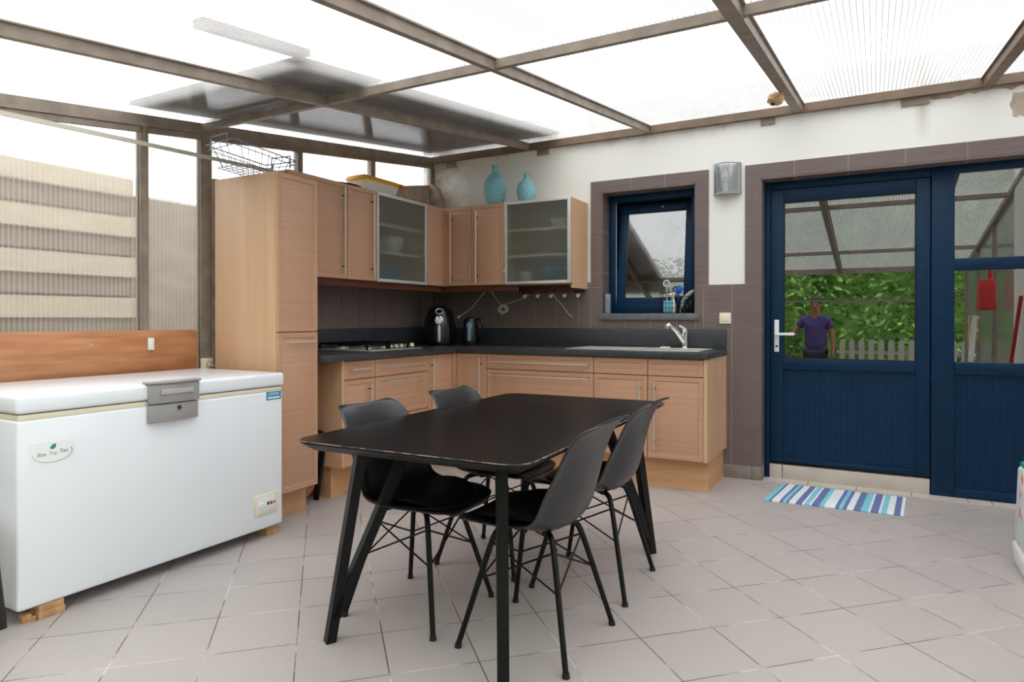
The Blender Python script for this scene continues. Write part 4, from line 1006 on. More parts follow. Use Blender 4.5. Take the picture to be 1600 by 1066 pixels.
# stickers
FRX = Matrix(((0, 0, 1, 0), (1, 0, 0, 0), (0, 1, 0, 0), (0, 0, 0, 1)))     # text x -> +Y, y -> +Z, normal -> +X
mb = MB(); mb.box(FX1 - .001, FX1 + .0006, -3.548, -3.388, .575, .655); st = build(mb, 'eco_sticker', 'paper', t)
mb = MB(); pts = []
for q in range(25):
    a = R(180 + 200 * q / 24); pts.append((FX1 + .0012, -3.468 + .068 * math.cos(a), .612 + .034 * math.sin(a)))
mb.tube(pts, [.0006 + .0016 * (q / 24) for q in range(25)], 5); build(mb, 'swoosh', 'greyl', st)
mb = MB(); c0 = Vector((FX1 + .001, -3.468, .638))
mb.prism([(c0.y + .012 * math.cos(R(a)), c0.z + .012 * math.sin(R(a))) for a in range(-150, 60, 15)] + [(c0.y - .002, c0.z + .004)], 'X', FX1 + .0006, FX1 + .0012)
build(mb, 'leaf_mark', 'tealtext', st)
text('Eco', 'lettering', .02, 'tealtext', st, Matrix.Translation((FX1 + .0012, -3.506, .604)) @ FRX, shear=.2)
text('Top', 'lettering', .018, 'greyl', st, Matrix.Translation((FX1 + .0012, -3.468, .606)) @ FRX, shear=.2)
text('Ten', 'lettering', .02, 'tealtext', st, Matrix.Translation((FX1 + .0012, -3.43, .608)) @ FRX, shear=.2)
mb = MB(); mb.box(FX1 - .001, FX1 + .0006, -2.478, -2.384, .688, .742, mi=0); mb.box(FX1 + .0006, FX1 + .001, -2.478, -2.384, .7, .742, mi=1)
st = build(mb, 'energy_sticker', ['whitep', 'skyblue'], t)
mb = MB()
for z, w_ in ((.733, .03), (.726, .038)): mb.box(FX1 + .001, FX1 + .0013, -2.431 - w_, -2.431 + w_, z, z + .0025)
mb.box(FX1 + .001, FX1 + .0013, -2.468, -2.394, .707, .716); build(mb, 'sticker_print', 'whitep', st)
# blocks
for i, (x, y, dx_, dy_, lab) in enumerate([(-2.735, -3.47, .035, .045, 'wooden block under the near front corner of the freezer, by the black tube'), (-2.755, -2.425, .035, .03, 'wooden block under the far front corner of the freezer, by the larder cabinet')]):
    mb = MB(); mb.box(x - dx_, x + dx_, y - dy_, y + dy_, 0, .026, bev=.001); mb.box(x - dx_ + .003, x + dx_ - .002, y - dy_ + .002, y + dy_ - .003, .026, .052, bev=.001); build(mb, 'wooden_block', 'wood', label=lab, cat='block', group='wooden blocks under the freezer')
mb = MB(); mb.box(-2.75, -2.72, -3.56, -3.53, .0, .028, bev=.002); mb.prism([(-2.74, -3.54), (-2.70, -3.525), (-2.715, -3.518)], 'Z', .001, .018); build(mb, 'wood_scrap', 'wood', label='small wood scraps under the freezer corner by the black tube', cat='wood scrap')

# plywood board, white switch on it, socket, cables
mb = MB(); mb.box(XL + .002, XL + .018, -3.95, -2.337, .805, 1.052, bev=.001); 
for y, z in ((-2.93, .985), (-2.35, 1.045), (-2.62, .82)): mb.cyl((XL + .018, y, z), (XL + .0195, y, z), .006, seg=10, mi=1)
build(mb, 'plywood_board', ['board', 'steel'], label='varnished plywood board fixed along the glazed wall above the freezer', cat='board')
mb = MB(); mb.box(XL + .018, XL + .032, -2.64, -2.608, .945, 1.012, bev=.003); mb.box(XL + .031, XL + .035, -2.631, -2.617, .96, .998, bev=.002); build(mb, 'bolt_switch', 'whitep', label='small white rectangular switch on the plywood board', cat='switch')
mb = MB(); mb.box(XL + .016, XL + .04, -2.32, -2.25, .79, .885, bev=.004); mb.cyl((XL + .04, -2.277, .845), (XL + .042, -2.277, .845), .022, seg=20, mi=1); mb.cyl((XL + .042, -2.277, .845), (XL + .0425, -2.277, .845), .017, seg=20)
build(mb, 'wall_socket', ['cream', 'wood'], label='beige wall socket on the post behind the freezer', cat='socket')
mb = MB(); mb.tube([(XL + .036, -2.277, .845), (XL + .07, -2.28, .84), (XL + .08, -2.25, .835), (XL + .06, -2.235, .80), (XL + .05, -2.23, .74)], .006, 7, smooth_n=4); build(mb, 'plug_cable', 'greyp', label='grey plug cable bending out of the beige socket', cat='cable')
mb = MB(); mb.tube([(XL + .05, -2.222, .78), (XL + .055, -2.222, .9), (XL + .045, -2.215, 1.0), (XL + .02, -2.2, 1.07)], .005, 7, smooth_n=4); build(mb, 'white_cable', 'cord', label='thin white cable rising beside the tall larder cabinet', cat='cable')
mb = MB(); mb.bar((XL + .04, -3.9, 2.018), (XL + .04, -1.78, 2.068), .012, .022, up=(0, 0, 1)); build(mb, 'cable_duct', 'cord', label='long thin cream conduit crossing the glazed wall behind the basket', cat='conduit')

# ------------------------------------------------------------------ table
t = empty('dining_table', (-1.29, -2.437, 0), 'black rectangular dining table with slanted V-shaped steel legs', 'table')
t.rotation_euler = (0, 0, R(1.6))
def rrect(w, l, r, n=6):
    out = []
    for cx, cy, a0 in ((w / 2 - r, l / 2 - r, 0), (-w / 2 + r, l / 2 - r, 90), (-w / 2 + r, -l / 2 + r, 180), (w / 2 - r, -l / 2 + r, 270)):
        for q in range(n + 1):
            a = R(a0 + 90 * q / n); out.append((cx + r * math.cos(a), cy + r * math.sin(a)))
    return out
mb = MB(); b = bmesh.new()
levels = [(.0, .712, 0), (.0016, .7105, 0), (.002, .704, 0), (-.0, .701, 0), (.004, .698, 0), (.05, .674, 0)]
rings = []
for ins, z, _ in [(.003, .712, 0), (.0, .7095, 0), (.0, .7045, 0), (.004, .7015, 0), (.045, .676, 0)]:
    rings.append([b.verts.new((x, y, z)) for x, y in rrect(.865 - 2 * ins, 1.585 - 2 * ins, max(.075 - ins, .02))])
b.faces.new(rings[0]); b.faces.new(rings[-1][::-1])
for i, (A, B_) in enumerate(zip(rings, rings[1:])):
    n = len(A)
    for q in range(n):
        f_ = b.faces.new((A[q], B_[q], B_[(q + 1) % n], A[(q + 1) % n]))
me = bpy.data.meshes.new('x')
bmesh.ops.recalc_face_normals(b, faces=b.faces)
mb.bm.free(); mb.bm = b
for f_ in b.faces:
    zc_ = f_.calc_center_median().z
    f_.material_index = 1 if .7095 < zc_ < .7119 else (2 if zc_ < .7095 else 0)
build(mb, 'table_top', ['tabletop', 'worn', 'blackmetal'], t, local=True)
ca, sa_ = math.cos(R(-1.6)), math.sin(R(-1.6))
for fx, fy in ((-1.645, -3.115), (-.965, -3.10), (-.93, -1.735), (-1.61, -1.75)):
    dx_, dy_ = fx + 1.29, fy + 2.437; lx, ly = dx_ * ca - dy_ * sa_, dx_ * sa_ + dy_ * ca
    mb = MB(); ddir = Vector((-math.copysign(math.cos(R(60)), lx), -math.copysign(math.sin(R(60)), ly), 0)); n_ = Vector((-ddir.y, ddir.x, 0))
    foot = Vector((lx, ly, 0))
    def flat(u0a, u0b, z0, u1a, u1b, z1, w=.036):
        b = bmesh.new(); vs = []
        for u, z in ((u0a, z0), (u0b, z0), (u1b, z1), (u1a, z1)):
            for s_ in (-w / 2, w / 2): vs.append(b.verts.new(foot + ddir * u + n_ * s_ + Vector((0, 0, z))))
        for f_ in ((0, 2, 4, 6), (7, 5, 3, 1), (0, 1, 3, 2), (2, 3, 5, 4), (4, 5, 7, 6), (6, 7, 1, 0)): b.faces.new([vs[i] for i in f_])
        bmesh.ops.recalc_face_normals(b, faces=b.faces); mb._merge(b, 0)
    flat(-.017, .017, 0, .10, .135, .678); flat(.0, .034, .08, .285, .325, .678)
    mb.box(foot.x + ddir.x * .22 - .02, foot.x + ddir.x * .22 + .02, foot.y + ddir.y * .22 - .02, foot.y + ddir.y * .22 + .02, .67, .678)
    build(mb, 'leg', 'blackmetal', t, local=True)

# ------------------------------------------------------------------ chairs
def shell_points():
    prof = [(.226, .405, .10, -.002), (.228, .416, .135, .0), (.222, .426, .165, .006), (.205, .430, .188, .014), (.165, .428, .206, .024), (.11, .420, .216, .034), (.05, .410, .222, .044), (-.02, .404, .224, .054), (-.07, .402, .224, .064), (-.115, .41, .220, .074),
            (-.148, .435, .216, .078), (-.172, .475, .213, .080), (-.187, .53, .210, .076), (-.200, .59, .206, .060), (-.212, .65, .202, .044), (-.226, .70, .196, .028), (-.242, .738, .186, .014), (-.256, .764, .170, -.010), (-.264, .776, .146, -.034)]
    P = []
    n = 16
    for i, (x, z, w, lf) in enumerate(prof):
        x0, z0 = prof[max(i - 1, 0)][:2]; x1, z1 = prof[min(i + 1, len(prof) - 1)][:2]
        tx_, tz_ = x1 - x0, z1 - z0; L_ = math.hypot(tx_, tz_) or 1; nx, nz = tz_ / L_, -tx_ / L_     # normal to the seated side
        if nx < 0 and i > 10: nx, nz = -nx, -nz
        if i <= 10 and nz < 0: nx, nz = -nx, -nz
        row = []
        for k_ in range(-n, n + 1):
            s_ = k_ / n; a = abs(s_)
            d_ = lf * (a ** 2.6)
            wy = w * s_
            if a > .9 and 2 < i < 15: d_ -= .012 * (a - .9) / .1; wy *= 1 + .03 * (a - .9) / .1
            top_curve = 0
            if i >= 16: top_curve = (i - 15) / 3 * .018 * a * a
            row.append(Vector((x + nx * d_, wy, z + nz * d_ + top_curve)))
        P.append(row)
    return P
def make_chair(label):
    t = empty('dining_chair', (0, 0, 0), label, 'chair', 'black shell chairs at the table')
    mb = MB(); mb.grid(shell_points()); o = build(mb, 'seat_shell', 'chair', t, local=True, auto=False)
    md = o.modifiers.new('Solidify', 'SOLIDIFY'); md.thickness = .009; md.offset = 0
    md = o.modifiers.new('Subdivision', 'SUBSURF'); md.levels = 1; md.render_levels = 1
    mb = MB()
    b = bmesh.new(); rings = []
    for sc, z in ((.72, .412), (.93, .416), (1.0, .424), (.98, .432), (.88, .437), (.5, .440), (.001, .440)):
        ring = []
        for q in range(32):
            a = 2 * PI * q / 32; cx_, sy_ = math.cos(a), math.sin(a)
            x = .042 + .165 * sc * math.copysign(abs(cx_) ** .75, cx_); y = .188 * sc * math.copysign(abs(sy_) ** .75, sy_) * (1 - .12 * max(cx_, 0))
            ring.append(b.verts.new((x, y, z + (.5 * max(0, -(x + .08))) + .042 * (abs(y) / .19) ** 3)))
        rings.append(ring)
    b.faces.new(rings[0][::-1])
    for A, B_ in zip(rings, rings[1:]):
        for q in range(32): b.faces.new((A[q], A[(q + 1) % 32], B_[(q + 1) % 32], B_[q]))
    b.faces.new(rings[-1]); mb._merge(b, 0, True); build(mb, 'seat_cushion', 'cushion', t, local=True, auto=False)
    LG = {}
    for sx_ in (1, -1):
        for sy_ in (1, -1):
            mb = MB(); pts = [(.045 * sx_, .045 * sy_, .398), (.085 * sx_, .085 * sy_, .394), (.108 * sx_, .108 * sy_, .375), (.13 * sx_, .13 * sy_, .30), (.199 * sx_, .203 * sy_, .012)]
            mb.tube(pts[:4], .0105, 10, smooth_n=4); mb.cyl(pts[3], pts[4], .0105, .0095, seg=12); l = build(mb, 'leg', 'blackmetal', t, local=True)
            mb = MB(); mb.cyl((.200 * sx_, .204 * sy_, 0), (.1985 * sx_, .2025 * sy_, .016), .013, .011, seg=12); build(mb, 'foot_cap', 'rubber', l, local=True)
            def at(z, sx_=sx_, sy_=sy_):
                f_ = (.375 - z) / .363; return Vector(((.108 + .091 * f_) * sx_, (.108 + .095 * f_) * sy_, z))
            LG[(sx_, sy_)] = at
    mb = MB(); order = [(1, 1), (1, -1), (-1, -1), (-1, 1)]
    for i in range(4):
        A, B_ = LG[order[i]], LG[order[(i + 1) % 4]]
        mb.cyl(A(.345), B_(.225), .0035, seg=6); mb.cyl(B_(.345), A(.225), .0035, seg=6)
    mb.cyl((.06, .06, .392), (-.06, -.06, .392), .012, seg=8); mb.cyl((.06, -.06, .392), (-.06, .06, .392), .012, seg=8)
    mb.cyl((0, 0, .395), (0, 0, .418), .07, seg=20)
    build(mb, 'wire_brace', 'blackmetal', t, local=True)
    return t
def copy_tree(o, parent=None):
    c = o.copy(); C.objects.link(c); c.parent = parent
    for ch in list(o.children): copy_tree(ch, c)
    return c
ch = make_chair('black shell chair in front of the freezer side, back towards the larder cabinet')
spots = [(-1.542, -2.735, 1, ch, 'black shell chair tucked in between the table and the white freezer'),
         (-1.540, -2.145, 0, None, 'black shell chair between the table and the drawers below the hob'),
         (-1.036, -2.73, 180, None, 'black shell chair with its back turned, at the near end of the table'),
         (-1.052, -2.16, 182, None, 'black shell chair on the doormat side, at the table end facing the sink cabinet')]
for x, y, a, c, lab in spots:
    c = c or copy_tree(ch); c.location = (x, y, 0); c.rotation_euler = (0, 0, R(a)); c['label'] = lab

# ------------------------------------------------------------------ doormat
def rug_mat():
    m, nt, out = newmat('striped_rag_rug'); L = nt.links.new
    b = nt.nodes.new('ShaderNodeBsdfPrincipled'); L(b.outputs[0], out.inputs[0]); b.inputs['Roughness'].default_value = .95
    tc = nt.nodes.new('ShaderNodeTexCoord'); sep = nt.nodes.new('ShaderNodeSeparateXYZ'); L(tc.outputs['UV'], sep.inputs[0])
    mr = nt.nodes.new('ShaderNodeMapRange'); mr.inputs[1].default_value = 0; mr.inputs[2].default_value = 1; L(sep.outputs['X'], mr.inputs[0])
    rp = nt.nodes.new('ShaderNodeValToRGB'); rp.color_ramp.interpolation = 'CONSTANT'
    W_, C_, P_ = (226, 232, 236), (126, 200, 216), (104, 116, 168)
    seq = [(0, C_), (.045, P_), (.065, W_), (.125, P_), (.145, C_), (.175, P_), (.195, W_), (.245, P_), (.29, W_), (.305, C_), (.345, W_), (.36, P_), (.415, C_), (.45, W_), (.53, P_), (.555, C_), (.585, P_), (.61, W_), (.66, P_), (.71, C_), (.76, W_), (.775, P_), (.83, W_), (.845, C_), (.885, W_), (.93, P_)]
    e = rp.color_ramp.elements
    e[0].position = 0; e[0].color = lin(seq[0][1]); e[1].position = .975; e[1].color = lin(W_)
    for p, c in seq[1:]: k_ = e.new(p); k_.color = lin(c)
    L(mr.outputs[0], rp.inputs[0])
    n = nt.nodes.new('ShaderNodeTexNoise'); n.inputs['Scale'].default_value = 160; L(tc.outputs['Object'], n.inputs['Vector'])
    hs = nt.nodes.new('ShaderNodeHueSaturation'); L(rp.outputs[0], hs.inputs['Color'])
    ma = nt.nodes.new('ShaderNodeMapRange'); ma.inputs[3].default_value = .8; ma.inputs[4].default_value = 1.15; L(n.outputs['Fac'], ma.inputs[0]); L(ma.outputs[0], hs.inputs['Value'])
    L(hs.outputs[0], b.inputs['Base Color'])
    bp = nt.nodes.new('ShaderNodeBump'); bp.inputs['Strength'].default_value = .6; bp.inputs['Distance'].default_value = .004; L(n.outputs['Fac'], bp.inputs['Height']); L(bp.outputs[0], b.inputs['Normal'])
    return m
def rug():
    # corners measured on the floor, clockwise from the wall side
    A, B_, Cc, Dd = Vector((-.545, -.03)), Vector((.172, -.045)), Vector((.145, -.485)), Vector((-.598, -.525))
    cx = -.21; cy = -.27
    b = bmesh.new(); nx, ny = 60, 24; top = []; botm = []
    me_uv = []
    for j in range(ny + 1):
        v = j / ny; rt = []; rb = []
        for i in range(nx + 1):
            u = i / nx
            p = (A * (1 - u) + B_ * u) * (1 - v) + (Dd * (1 - u) + Cc * u) * v
            z = .011 + .0022 * math.sin(u * 17 + v * 3) * math.sin(v * 7) + random.uniform(-.0008, .0008)
            if j in (0, ny) or i in (0, nx): z = .006
            rt.append(b.verts.new((p.x - cx, p.y - cy, z))); rb.append(b.verts.new((p.x - cx, p.y - cy, 0.0005)))
        top.append(rt); botm.append(rb)
    for j in range(ny):
        for i in range(nx):
            b.faces.new((top[j + 1][i], top[j + 1][i + 1], top[j][i + 1], top[j][i])); b.faces.new((botm[j][i], botm[j][i + 1], botm[j + 1][i + 1], botm[j + 1][i]))
    for i in range(nx):
        b.faces.new((top[0][i], top[0][i + 1], botm[0][i + 1], botm[0][i])); b.faces.new((botm[ny][i], botm[ny][i + 1], top[ny][i + 1], top[ny][i]))
    for j in range(ny):
        b.faces.new((botm[j][0], botm[j + 1][0], top[j + 1][0], top[j][0])); b.faces.new((top[j][nx], top[j + 1][nx], botm[j + 1][nx], botm[j][nx]))
    mb = MB(); mb.bm.free(); mb.bm = b
    for f_ in b.faces: f_.smooth = True
    uvl = b.loops.layers.uv.new('UVMap')
    inv = {}
    for j in range(ny + 1):
        for i in range(nx + 1): inv[top[j][i]] = (i / nx, j / ny); inv[botm[j][i]] = (i / nx, j / ny)
    for f_ in b.faces:
        for lp in f_.loops: lp[uvl].uv = inv[lp.vert]
    o = build(mb, 'striped_doormat', rug_mat(), local=True, label='blue and white striped rag mat on the floor before the door', cat='doormat')
    o.location = (cx, cy, 0)
rug()

# patterned laundry bag at the right edge
def floral():
    m, nt, out = newmat('patterned_bag'); L = nt.links.new
    b = nt.nodes.new('ShaderNodeBsdfPrincipled'); L(b.outputs[0], out.inputs[0]); b.inputs['Roughness'].default_value = .5
    tc = nt.nodes.new('ShaderNodeTexCoord'); v = nt.nodes.new('ShaderNodeTexVoronoi'); v.inputs['Scale'].default_value = 14; L(tc.outputs['Object'], v.inputs['Vector'])
    rp = nt.nodes.new('ShaderNodeValToRGB'); rp.color_ramp.elements[0].position = .25; rp.color_ramp.elements[1].position = .4; rp.color_ramp.elements[1].color = lin((236, 240, 238))
    rp.color_ramp.elements[0].color = lin((232, 132, 112)); L(v.outputs['Distance'], rp.inputs[0])
    mx = nt.nodes.new('ShaderNodeMixRGB'); mx.inputs[0].default_value = .25; mx.blend_type = 'MULTIPLY'; L(rp.outputs[0], mx.inputs[1]); L(v.outputs['Color'], mx.inputs[2]); L(mx.outputs[0], b.inputs['Base Color'])
    return m
M['floral'] = floral()
t = empty('laundry_bag', (.72, -1.2, 0), 'white patterned shopping bag standing at the right edge near the door', 'bag')
mb = MB(); frus(mb, .735, -1.2, .10, .46, .18, .14, .165, .1, .02); 
for v in mb.bm.verts: v.co.x += .006 * math.sin(v.co.z * 25)
build(mb, 'bag_body', 'floral', t)
mb = MB(); frus(mb, .735, -1.2, 0, .11, .178, .14, .188, .145, .02); build(mb, 'bag_base', 'whitep', t)
mb = MB(); mb.box(.572, .9, -1.3, -1.1, .45, .475, bev=.008); build(mb, 'bag_rim', 'green', t)
mb = MB(); mb.tube([(.65, -1.2, .47), (.66, -1.2, .6), (.73, -1.2, .64), (.8, -1.2, .6), (.82, -1.2, .47)], .008, 8, smooth_n=5); build(mb, 'bag_handle', 'green', t)

# black tube by the freezer
t = empty('folded_chair', (-2.78, -3.72, 0), 'dark grey round tube leg at the left edge beside the freezer', 'garden chair')
for i, (p0, p1) in enumerate((((-2.752, -3.612, 0), (-2.64, -3.70, .46)), ((-2.752, -3.98, 0), (-2.64, -4.0, .46)))):
    mb = MB(); mb.cyl(p0, p1, .0165, seg=16); build(mb, 'leg', 'greydark' if 'greydark' in M else 'chair', t)
mb = MB(); mb.cyl((-2.64, -3.70, .46), (-2.64, -4.0, .46), .0165, seg=16); mb.box(-3.05, -2.64, -4.0, -3.70, .45, .47, bev=.006); mb.cyl((-3.04, -3.72, 0), (-3.04, -3.72, .8), .0165, seg=16); mb.cyl((-3.04, -3.98, 0), (-3.04, -3.98, .8), .0165, seg=16)
build(mb, 'chair_frame', 'chair', t)

# things in the gap under the worktop
t = empty('folding_stool', (-3.05, -1.88, 0), 'folded black stool in the gap beside the tall cabinet', 'stool')
mb = MB(); mb.bar((-3.01, -1.835, 0.0), (-2.96, -1.815, .40), .02, .03, up=(1, 0, 0)); mb.bar((-3.25, -1.9, 0.0), (-3.22, -1.86, .40), .022, .05, up=(1, 0, 0)); build(mb, 'leg', 'blackmetal', t)
mb = MB(); mb.box(-3.26, -2.96, -1.9, -1.815, .40, .43, bev=.01); build(mb, 'seat', 'cushion', t)
b = MB(); b.cyl((0, -.012, 0), (0, .012, 0), .12, seg=40)
for v in b.bm.verts: v.co.z *= 1.6
bmesh.ops.transform(b.bm, matrix=Matrix.Translation((-3.10, -1.893, .193)) @ Euler((0, 0, R(45))).to_matrix().to_4x4(), verts=b.bm.verts)
build(b, 'oval_tray', 'board', label='oval orange wooden tray standing on edge beside the tall cabinet', cat='tray')
mb = MB(); mb.sphere((-3.13, -1.72, .02), .03, (1.3, 1, .66)); 
for v in mb.bm.verts: v.co += Vector((random.uniform(-.004, .004), random.uniform(-.004, .004), 0)) if v.co.z > .004 else Vector((0, 0, 0))
build(mb, 'crumpled_bag', 'whitecloth', label='small crumpled white bag on the floor by the open plinth', cat='plastic bag')

# ------------------------------------------------------------------ objects seen only in the door glass
t = empty('red_bag', (.98, -2.85, 1.15), 'red shopping bag hanging on the side wall, seen in the door glass', 'bag')
mb = MB(); frus(mb, .96, -2.85, 1.2, 1.5, .07, .13, .06, .10, .02); build(mb, 'bag_body', 'red', t)
mb = MB(); mb.tube([(.99, -2.93, 1.49), (.99, -2.91, 1.58), (1.0, -2.85, 1.62), (.99, -2.79, 1.58), (.99, -2.77, 1.49)], .01, 8, smooth_n=4); build(mb, 'bag_handle', 'red', t)
t = empty('step_ladder', (.85, -3.0, 0), 'white step ladder with yellow cloth, seen in the door glass', 'ladder')
for y in (-3.12, -2.9):
    mb = MB(); mb.bar((.80, y, 0), (.88, y, 1.15), .03, .02); build(mb, 'ladder_rail', 'whitep', t)
mb = MB()
for z in (.25, .5, .75, 1.0, 1.13): mb.box(.79 + z * .07, .83 + z * .07, -3.12, -2.9, z - .012, z + .012)
build(mb, 'ladder_rung', 'whitep', t)
mb = MB(); mb.box(.835, .905, -3.04, -2.98, 1.143, 1.15); mb.box(.83, .838, -3.04, -2.98, .8, 1.15); mb.box(.9, .906, -3.04, -2.98, .9, 1.15); build(mb, 'yellow_cloth', 'ycloth', label='yellow cloth hung over the top of the white step ladder', cat='cloth')
mb = MB(); mb.cyl((.9, -1.7, 0), (1.03, -1.55, 1.3), .014, seg=12); build(mb, 'broom_stick', 'red', label='red stick leaning on the white side wall, seen in the door glass', cat='stick')

# person in purple polo standing in the garden (reflected in the door)
def person(loc):
    t = empty('person', loc, 'person in purple polo with one arm held out, reflected in the door glass', 'person')
    def skin(name, pts, edges, rad, matn, root=0, parent=t, sub=2):
        me = bpy.data.meshes.new(name); me.from_pydata([Vector(p) for p in pts], edges, []); me.materials.append(M[matn])
        o = bpy.data.objects.new(name, me); C.objects.link(o); o.parent = parent
        o.modifiers.new('Skin', 'SKIN'); me.skin_vertices[0].data[root].use_root = True
        for i, r in enumerate(rad): me.skin_vertices[0].data[i].radius = r if isinstance(r, tuple) else (r, r)
        md = o.modifiers.new('Subdivision', 'SUBSURF'); md.levels = sub; md.render_levels = sub
        for p in me.polygons: p.use_smooth = True
        ORG[o.name] = Vector((0, 0, 0)); return o
    # faces +Y ; his left arm = -x side here
    P = [(0, 0, .92), (0, 0, 1.08), (0, 0, 1.25), (0, 0, 1.40), (0, .01, 1.48), (0, .02, 1.55), (0, .03, 1.63), (0, .02, 1.69),
         (.17, 0, 1.40), (.24, .0, 1.14), (.25, .08, .90), (.25, .1, .82), (-.17, 0, 1.40), (-.31, .03, 1.20), (-.46, .14, 1.12), (-.53, .17, 1.11),
         (.1, 0, .86), (.11, .01, .48), (.11, -.01, .09), (.11, .13, .04), (-.1, 0, .86), (-.12, .01, .48), (-.12, -.01, .09), (-.12, .13, .04)]
    E = [(0, 1), (1, 2), (2, 3), (3, 4), (4, 5), (5, 6), (6, 7), (3, 8), (8, 9), (9, 10), (10, 11), (3, 12), (12, 13), (13, 14), (14, 15), (0, 16), (16, 17), (17, 18), (18, 19), (0, 20), (20, 21), (21, 22), (22, 23)]
    Rr = [(.15, .11), (.14, .1), (.16, .11), (.13, .1), (.055, .055), (.07, .085), (.08, .1), (.06, .07), .055, .042, .03, .03, .055, .042, .03, .03, .085, .06, .042, .04, .085, .06, .042, .04]
    skin('body', P, E, Rr, 'skin')
    # fingers of the raised hand and the lowered one
    for (bx_, by_, bz_), dd in (((-.55, .18, 1.11), Vector((-.9, .3, -.1))), ((.25, .1, .79), Vector((0, .15, -1)))):
        dd.normalize(); sd = dd.cross(Vector((0, 1, 0))).normalized()
        mb = MB()
        for q, L_ in enumerate((.065, .075, .07, .055)):
            p0 = Vector((bx_, by_, bz_)) + sd * (-.027 + .018 * q); mb.tube([p0, p0 + dd * L_ * .5, p0 + dd * L_ + Vector((0, .015, -.01))], [.009, .008, .006], 8)
        p0 = Vector((bx_, by_, bz_)) - dd * .03 - sd * .03; mb.tube([p0, p0 - sd * .03 + dd * .02, p0 - sd * .035 + dd * .05], [.011, .01, .007], 8)
        build(mb, 'hand', 'skin', t, local=True)
    S = [(0, 0, .84), (0, 0, 1.08), (0, 0, 1.25), (0, 0, 1.405), (.17, 0, 1.405), (.215, 0, 1.24), (-.17, 0, 1.405), (-.26, .02, 1.27), (0, .005, 1.47)]
    skin('polo_shirt', S, [(0, 1), (1, 2), (2, 3), (3, 4), (4, 5), (3, 6), (6, 7), (3, 8)], [(.185, .14), (.17, .125), (.18, .125), (.145, .115), .075, .062, .075, .062, (.07, .07)], 'purple')
    Tt = [(0, 0, .93), (.1, 0, .86), (.11, .01, .48), (.11, -.01, .08), (-.1, 0, .86), (-.12, .01, .48), (-.12, -.01, .08)]
    skin('trousers', Tt, [(0, 1), (1, 2), (2, 3), (0, 4), (4, 5), (5, 6)], [(.165, .12), .1, .075, .06, .1, .075, .06], 'navy')
    mb = MB(); mb.sphere((0, -.005, 1.695), .1, (.88, 1.0, .85), seg=20); build(mb, 'hair', 'hair', t, local=True)
    mb = MB()
    for sx_ in (-1, 1): mb.sphere((.032 * sx_, .118, 1.64), .011, (1.3, .6, .8)); mb.box(.032 * sx_ - .018, .032 * sx_ + .018, .115, .125, 1.662, 1.668)
    build(mb, 'eyes', 'hair', t, local=True)
    mb = MB(); mb.tube([(0, .115, 1.64), (0, .138, 1.61), (0, .118, 1.60)], [.008, .014, .008], 8); mb.box(-.024, .024, .108, .118, 1.575, 1.583, bev=.003)
    for sx_ in (-1, 1): mb.sphere((.082 * sx_, .03, 1.625), .022, (.4, .8, 1.3))
    build(mb, 'face', 'skin', t, local=True)
    for sx_ in (-.115, .11):
        mb = MB(); mb.sphere((sx_, .06, .04), .06, (.8, 2.0, .75)); build(mb, 'shoe', 'black', t, local=True)
person((-.83, -6.5, -.3))

# ------------------------------------------------------------------ outdoors
# clad neighbour wall, seen through the side sheets
t = empty('clad_fence', (-5.2, -5, -.3), 'tall fence of pale horizontal boards, gap shade painted brown, outside the glazed side', 'fence')
mb = MB(); z = -.3
zb = 2.24
for q in range(8):
    z1_ = zb - q * .32
    mb.box(-5.25, -5.22, -9, -1.62, z1_ - .30, z1_ - .15)
build(mb, 'gap_shade_board', 'fence2', t)  # set-back brown boards paint the shade in gaps between the pale boards
mb = MB()
for q in range(8):
    z1_ = zb - q * .32
    mb.box(-5.215, -5.19, -9, -1.62, z1_ - .155, z1_)
build(mb, 'pale_board', 'fence', t)
mb = MB(); mb.box(-5.32, -5.25, -9, -1.62, -.3, 2.2); mb.box(-5.3, -5.2, -1.66, -1.60, -.3, 2.24); build(mb, 'fence_post', 'fence2', t)
mb = MB(); mb.box(-6.2, -5.9, -1.9, -.4, -.3, 2.25); build(mb, 'garden_wall', 'brick', label='grey-brown rendered garden wall beyond the fence', cat='wall')
# hedge and picket fence behind the camera
def leaves(name, n, box, label, cat, size=.09, core=None):
    vs = []; fs = []
    x0, x1, y0, y1, z0, z1 = box
    for q in range(n):
        x = random.uniform(x0, x1); z = z0 + (z1 - z0) * random.random() ** .8
        bulge = .5 * math.sin(x * 1.7) + .3 * math.sin(z * 2.3 + x)
        y = y1 - abs(random.gauss(0, .35)) + bulge * .5
        s_ = size * random.uniform(.6, 1.4); c = Vector((x, y, z)); e = Euler((random.uniform(-1, 1), random.uniform(-1, 1), random.uniform(0, 6.28))).to_matrix()
        a = e @ Vector((s_, 0, 0)); b = e @ Vector((0, s_ * .45, 0)); k_ = len(vs)
        vs += [c - a, c - b, c + a, c + b]; fs.append((k_, k_ + 1, k_ + 2, k_ + 3))
    if core:
        k_ = len(vs); a0, a1, b0, b1, c0, c1 = core
        vs += [Vector(p) for p in ((a0, b1, c0), (a1, b1, c0), (a1, b1, c1), (a0, b1, c1), (a0, b0, c0), (a1, b0, c0), (a1, b0, c1), (a0, b0, c1))]
        fs += [(k_, k_ + 1, k_ + 2, k_ + 3), (k_ + 4, k_ + 5, k_ + 6, k_ + 7), (k_ + 3, k_ + 2, k_ + 6, k_ + 7), (k_, k_ + 3, k_ + 7, k_ + 4), (k_ + 1, k_ + 2, k_ + 6, k_ + 5)]
    me = bpy.data.meshes.new(name); me.from_pydata(vs, [], fs); me.materials.append(M['leaf'])
    o = bpy.data.objects.new(name, me); C.objects.link(o); return props(o, label, cat, None, 'stuff')
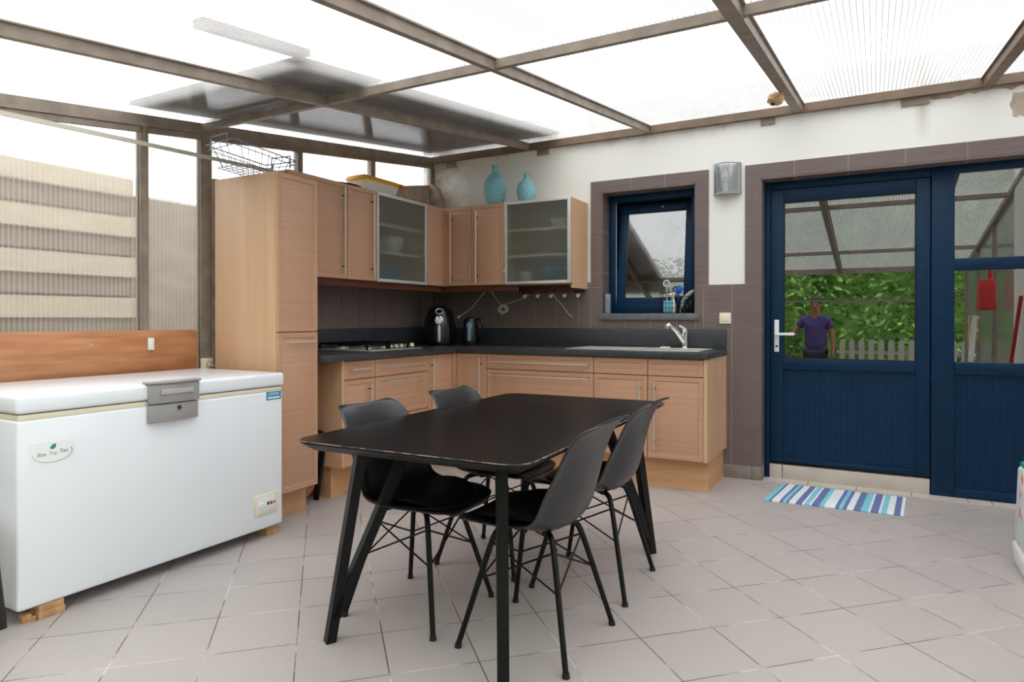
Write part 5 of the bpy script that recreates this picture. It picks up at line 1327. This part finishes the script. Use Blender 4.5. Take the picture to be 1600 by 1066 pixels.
leaves('hedge', 26000, (-9, 8, -11.5, -10.2, -.3, 5.5), 'dense green hedge at the end of the garden', 'hedge', core=(-9.5, 8.5, -12.2, -11.2, -.3, 5.2))
leaves('side_bushes', 5000, (2.2, 4.5, -6, -3.2, -.3, 3.4), 'green bushes outside the side wall sheets', 'bushes')
t = empty('picket_fence', (-.4, -8, -.3), 'low grey picket fence before the hedge, reflected in the door', 'fence')
for i in range(16):
    mb = MB(); x = -.55 + i * .15; mb.prism([(x, -.3), (x + .09, -.3), (x + .09, .72), (x + .045, .77), (x, .72)], 'Y', -8.02, -8.0); build(mb, 'picket', 'picket', t)
mb = MB(); mb.box(-.6, 1.8, -8.05, -8.02, .5, .56); build(mb, 'fence_rail', 'picket', t)

# ------------------------------------------------------------------ light
w = bpy.data.worlds.new('World'); bpy.context.scene.world = w; w.use_nodes = True; nt = w.node_tree
bg = nt.nodes['Background']
tc = nt.nodes.new('ShaderNodeTexCoord'); sep = nt.nodes.new('ShaderNodeSeparateXYZ'); nt.links.new(tc.outputs['Generated'], sep.inputs[0])
rp = nt.nodes.new('ShaderNodeValToRGB'); rp.color_ramp.elements[0].position = .45; rp.color_ramp.elements[0].color = (.72, .74, .76, 1); rp.color_ramp.elements[1].position = .62; rp.color_ramp.elements[1].color = (.96, .98, 1, 1)
mr = nt.nodes.new('ShaderNodeMapRange'); mr.inputs[1].default_value = -1; mr.inputs[2].default_value = 1; nt.links.new(sep.outputs['Z'], mr.inputs[0]); nt.links.new(mr.outputs[0], rp.inputs[0]); nt.links.new(rp.outputs[0], bg.inputs[0])
bg.inputs[1].default_value = 2.2
su = bpy.data.lights.new('Sun', 'SUN'); su.energy = .8; su.angle = R(60); so = bpy.data.objects.new('Sun', su); C.objects.link(so); so.rotation_euler = (R(28), R(12), 0)

# ------------------------------------------------------------------ camera
cam = bpy.data.cameras.new('Camera'); co = bpy.data.objects.new('Camera', cam); C.objects.link(co)
co.location = (0, -4.7972, 1.1135); co.rotation_euler = (R(90 - .2421), 0, R(28.8627))
cam.sensor_width = 36; cam.lens = 1028.86 / 1600 * 36; cam.shift_y = -(533 - 502.95) / 1600 * 1.0; cam.clip_start = .05
bpy.context.scene.camera = co
sc = bpy.context.scene
sc.view_settings.view_transform = 'Standard'; sc.view_settings.look = 'None'; sc.view_settings.exposure = 0.66; sc.view_settings.gamma = 1.0; sc.view_settings.use_curve_mapping = False
try:
    sc.cycles.transparent_max_bounces = 24; sc.cycles.max_bounces = 10
except Exception: pass
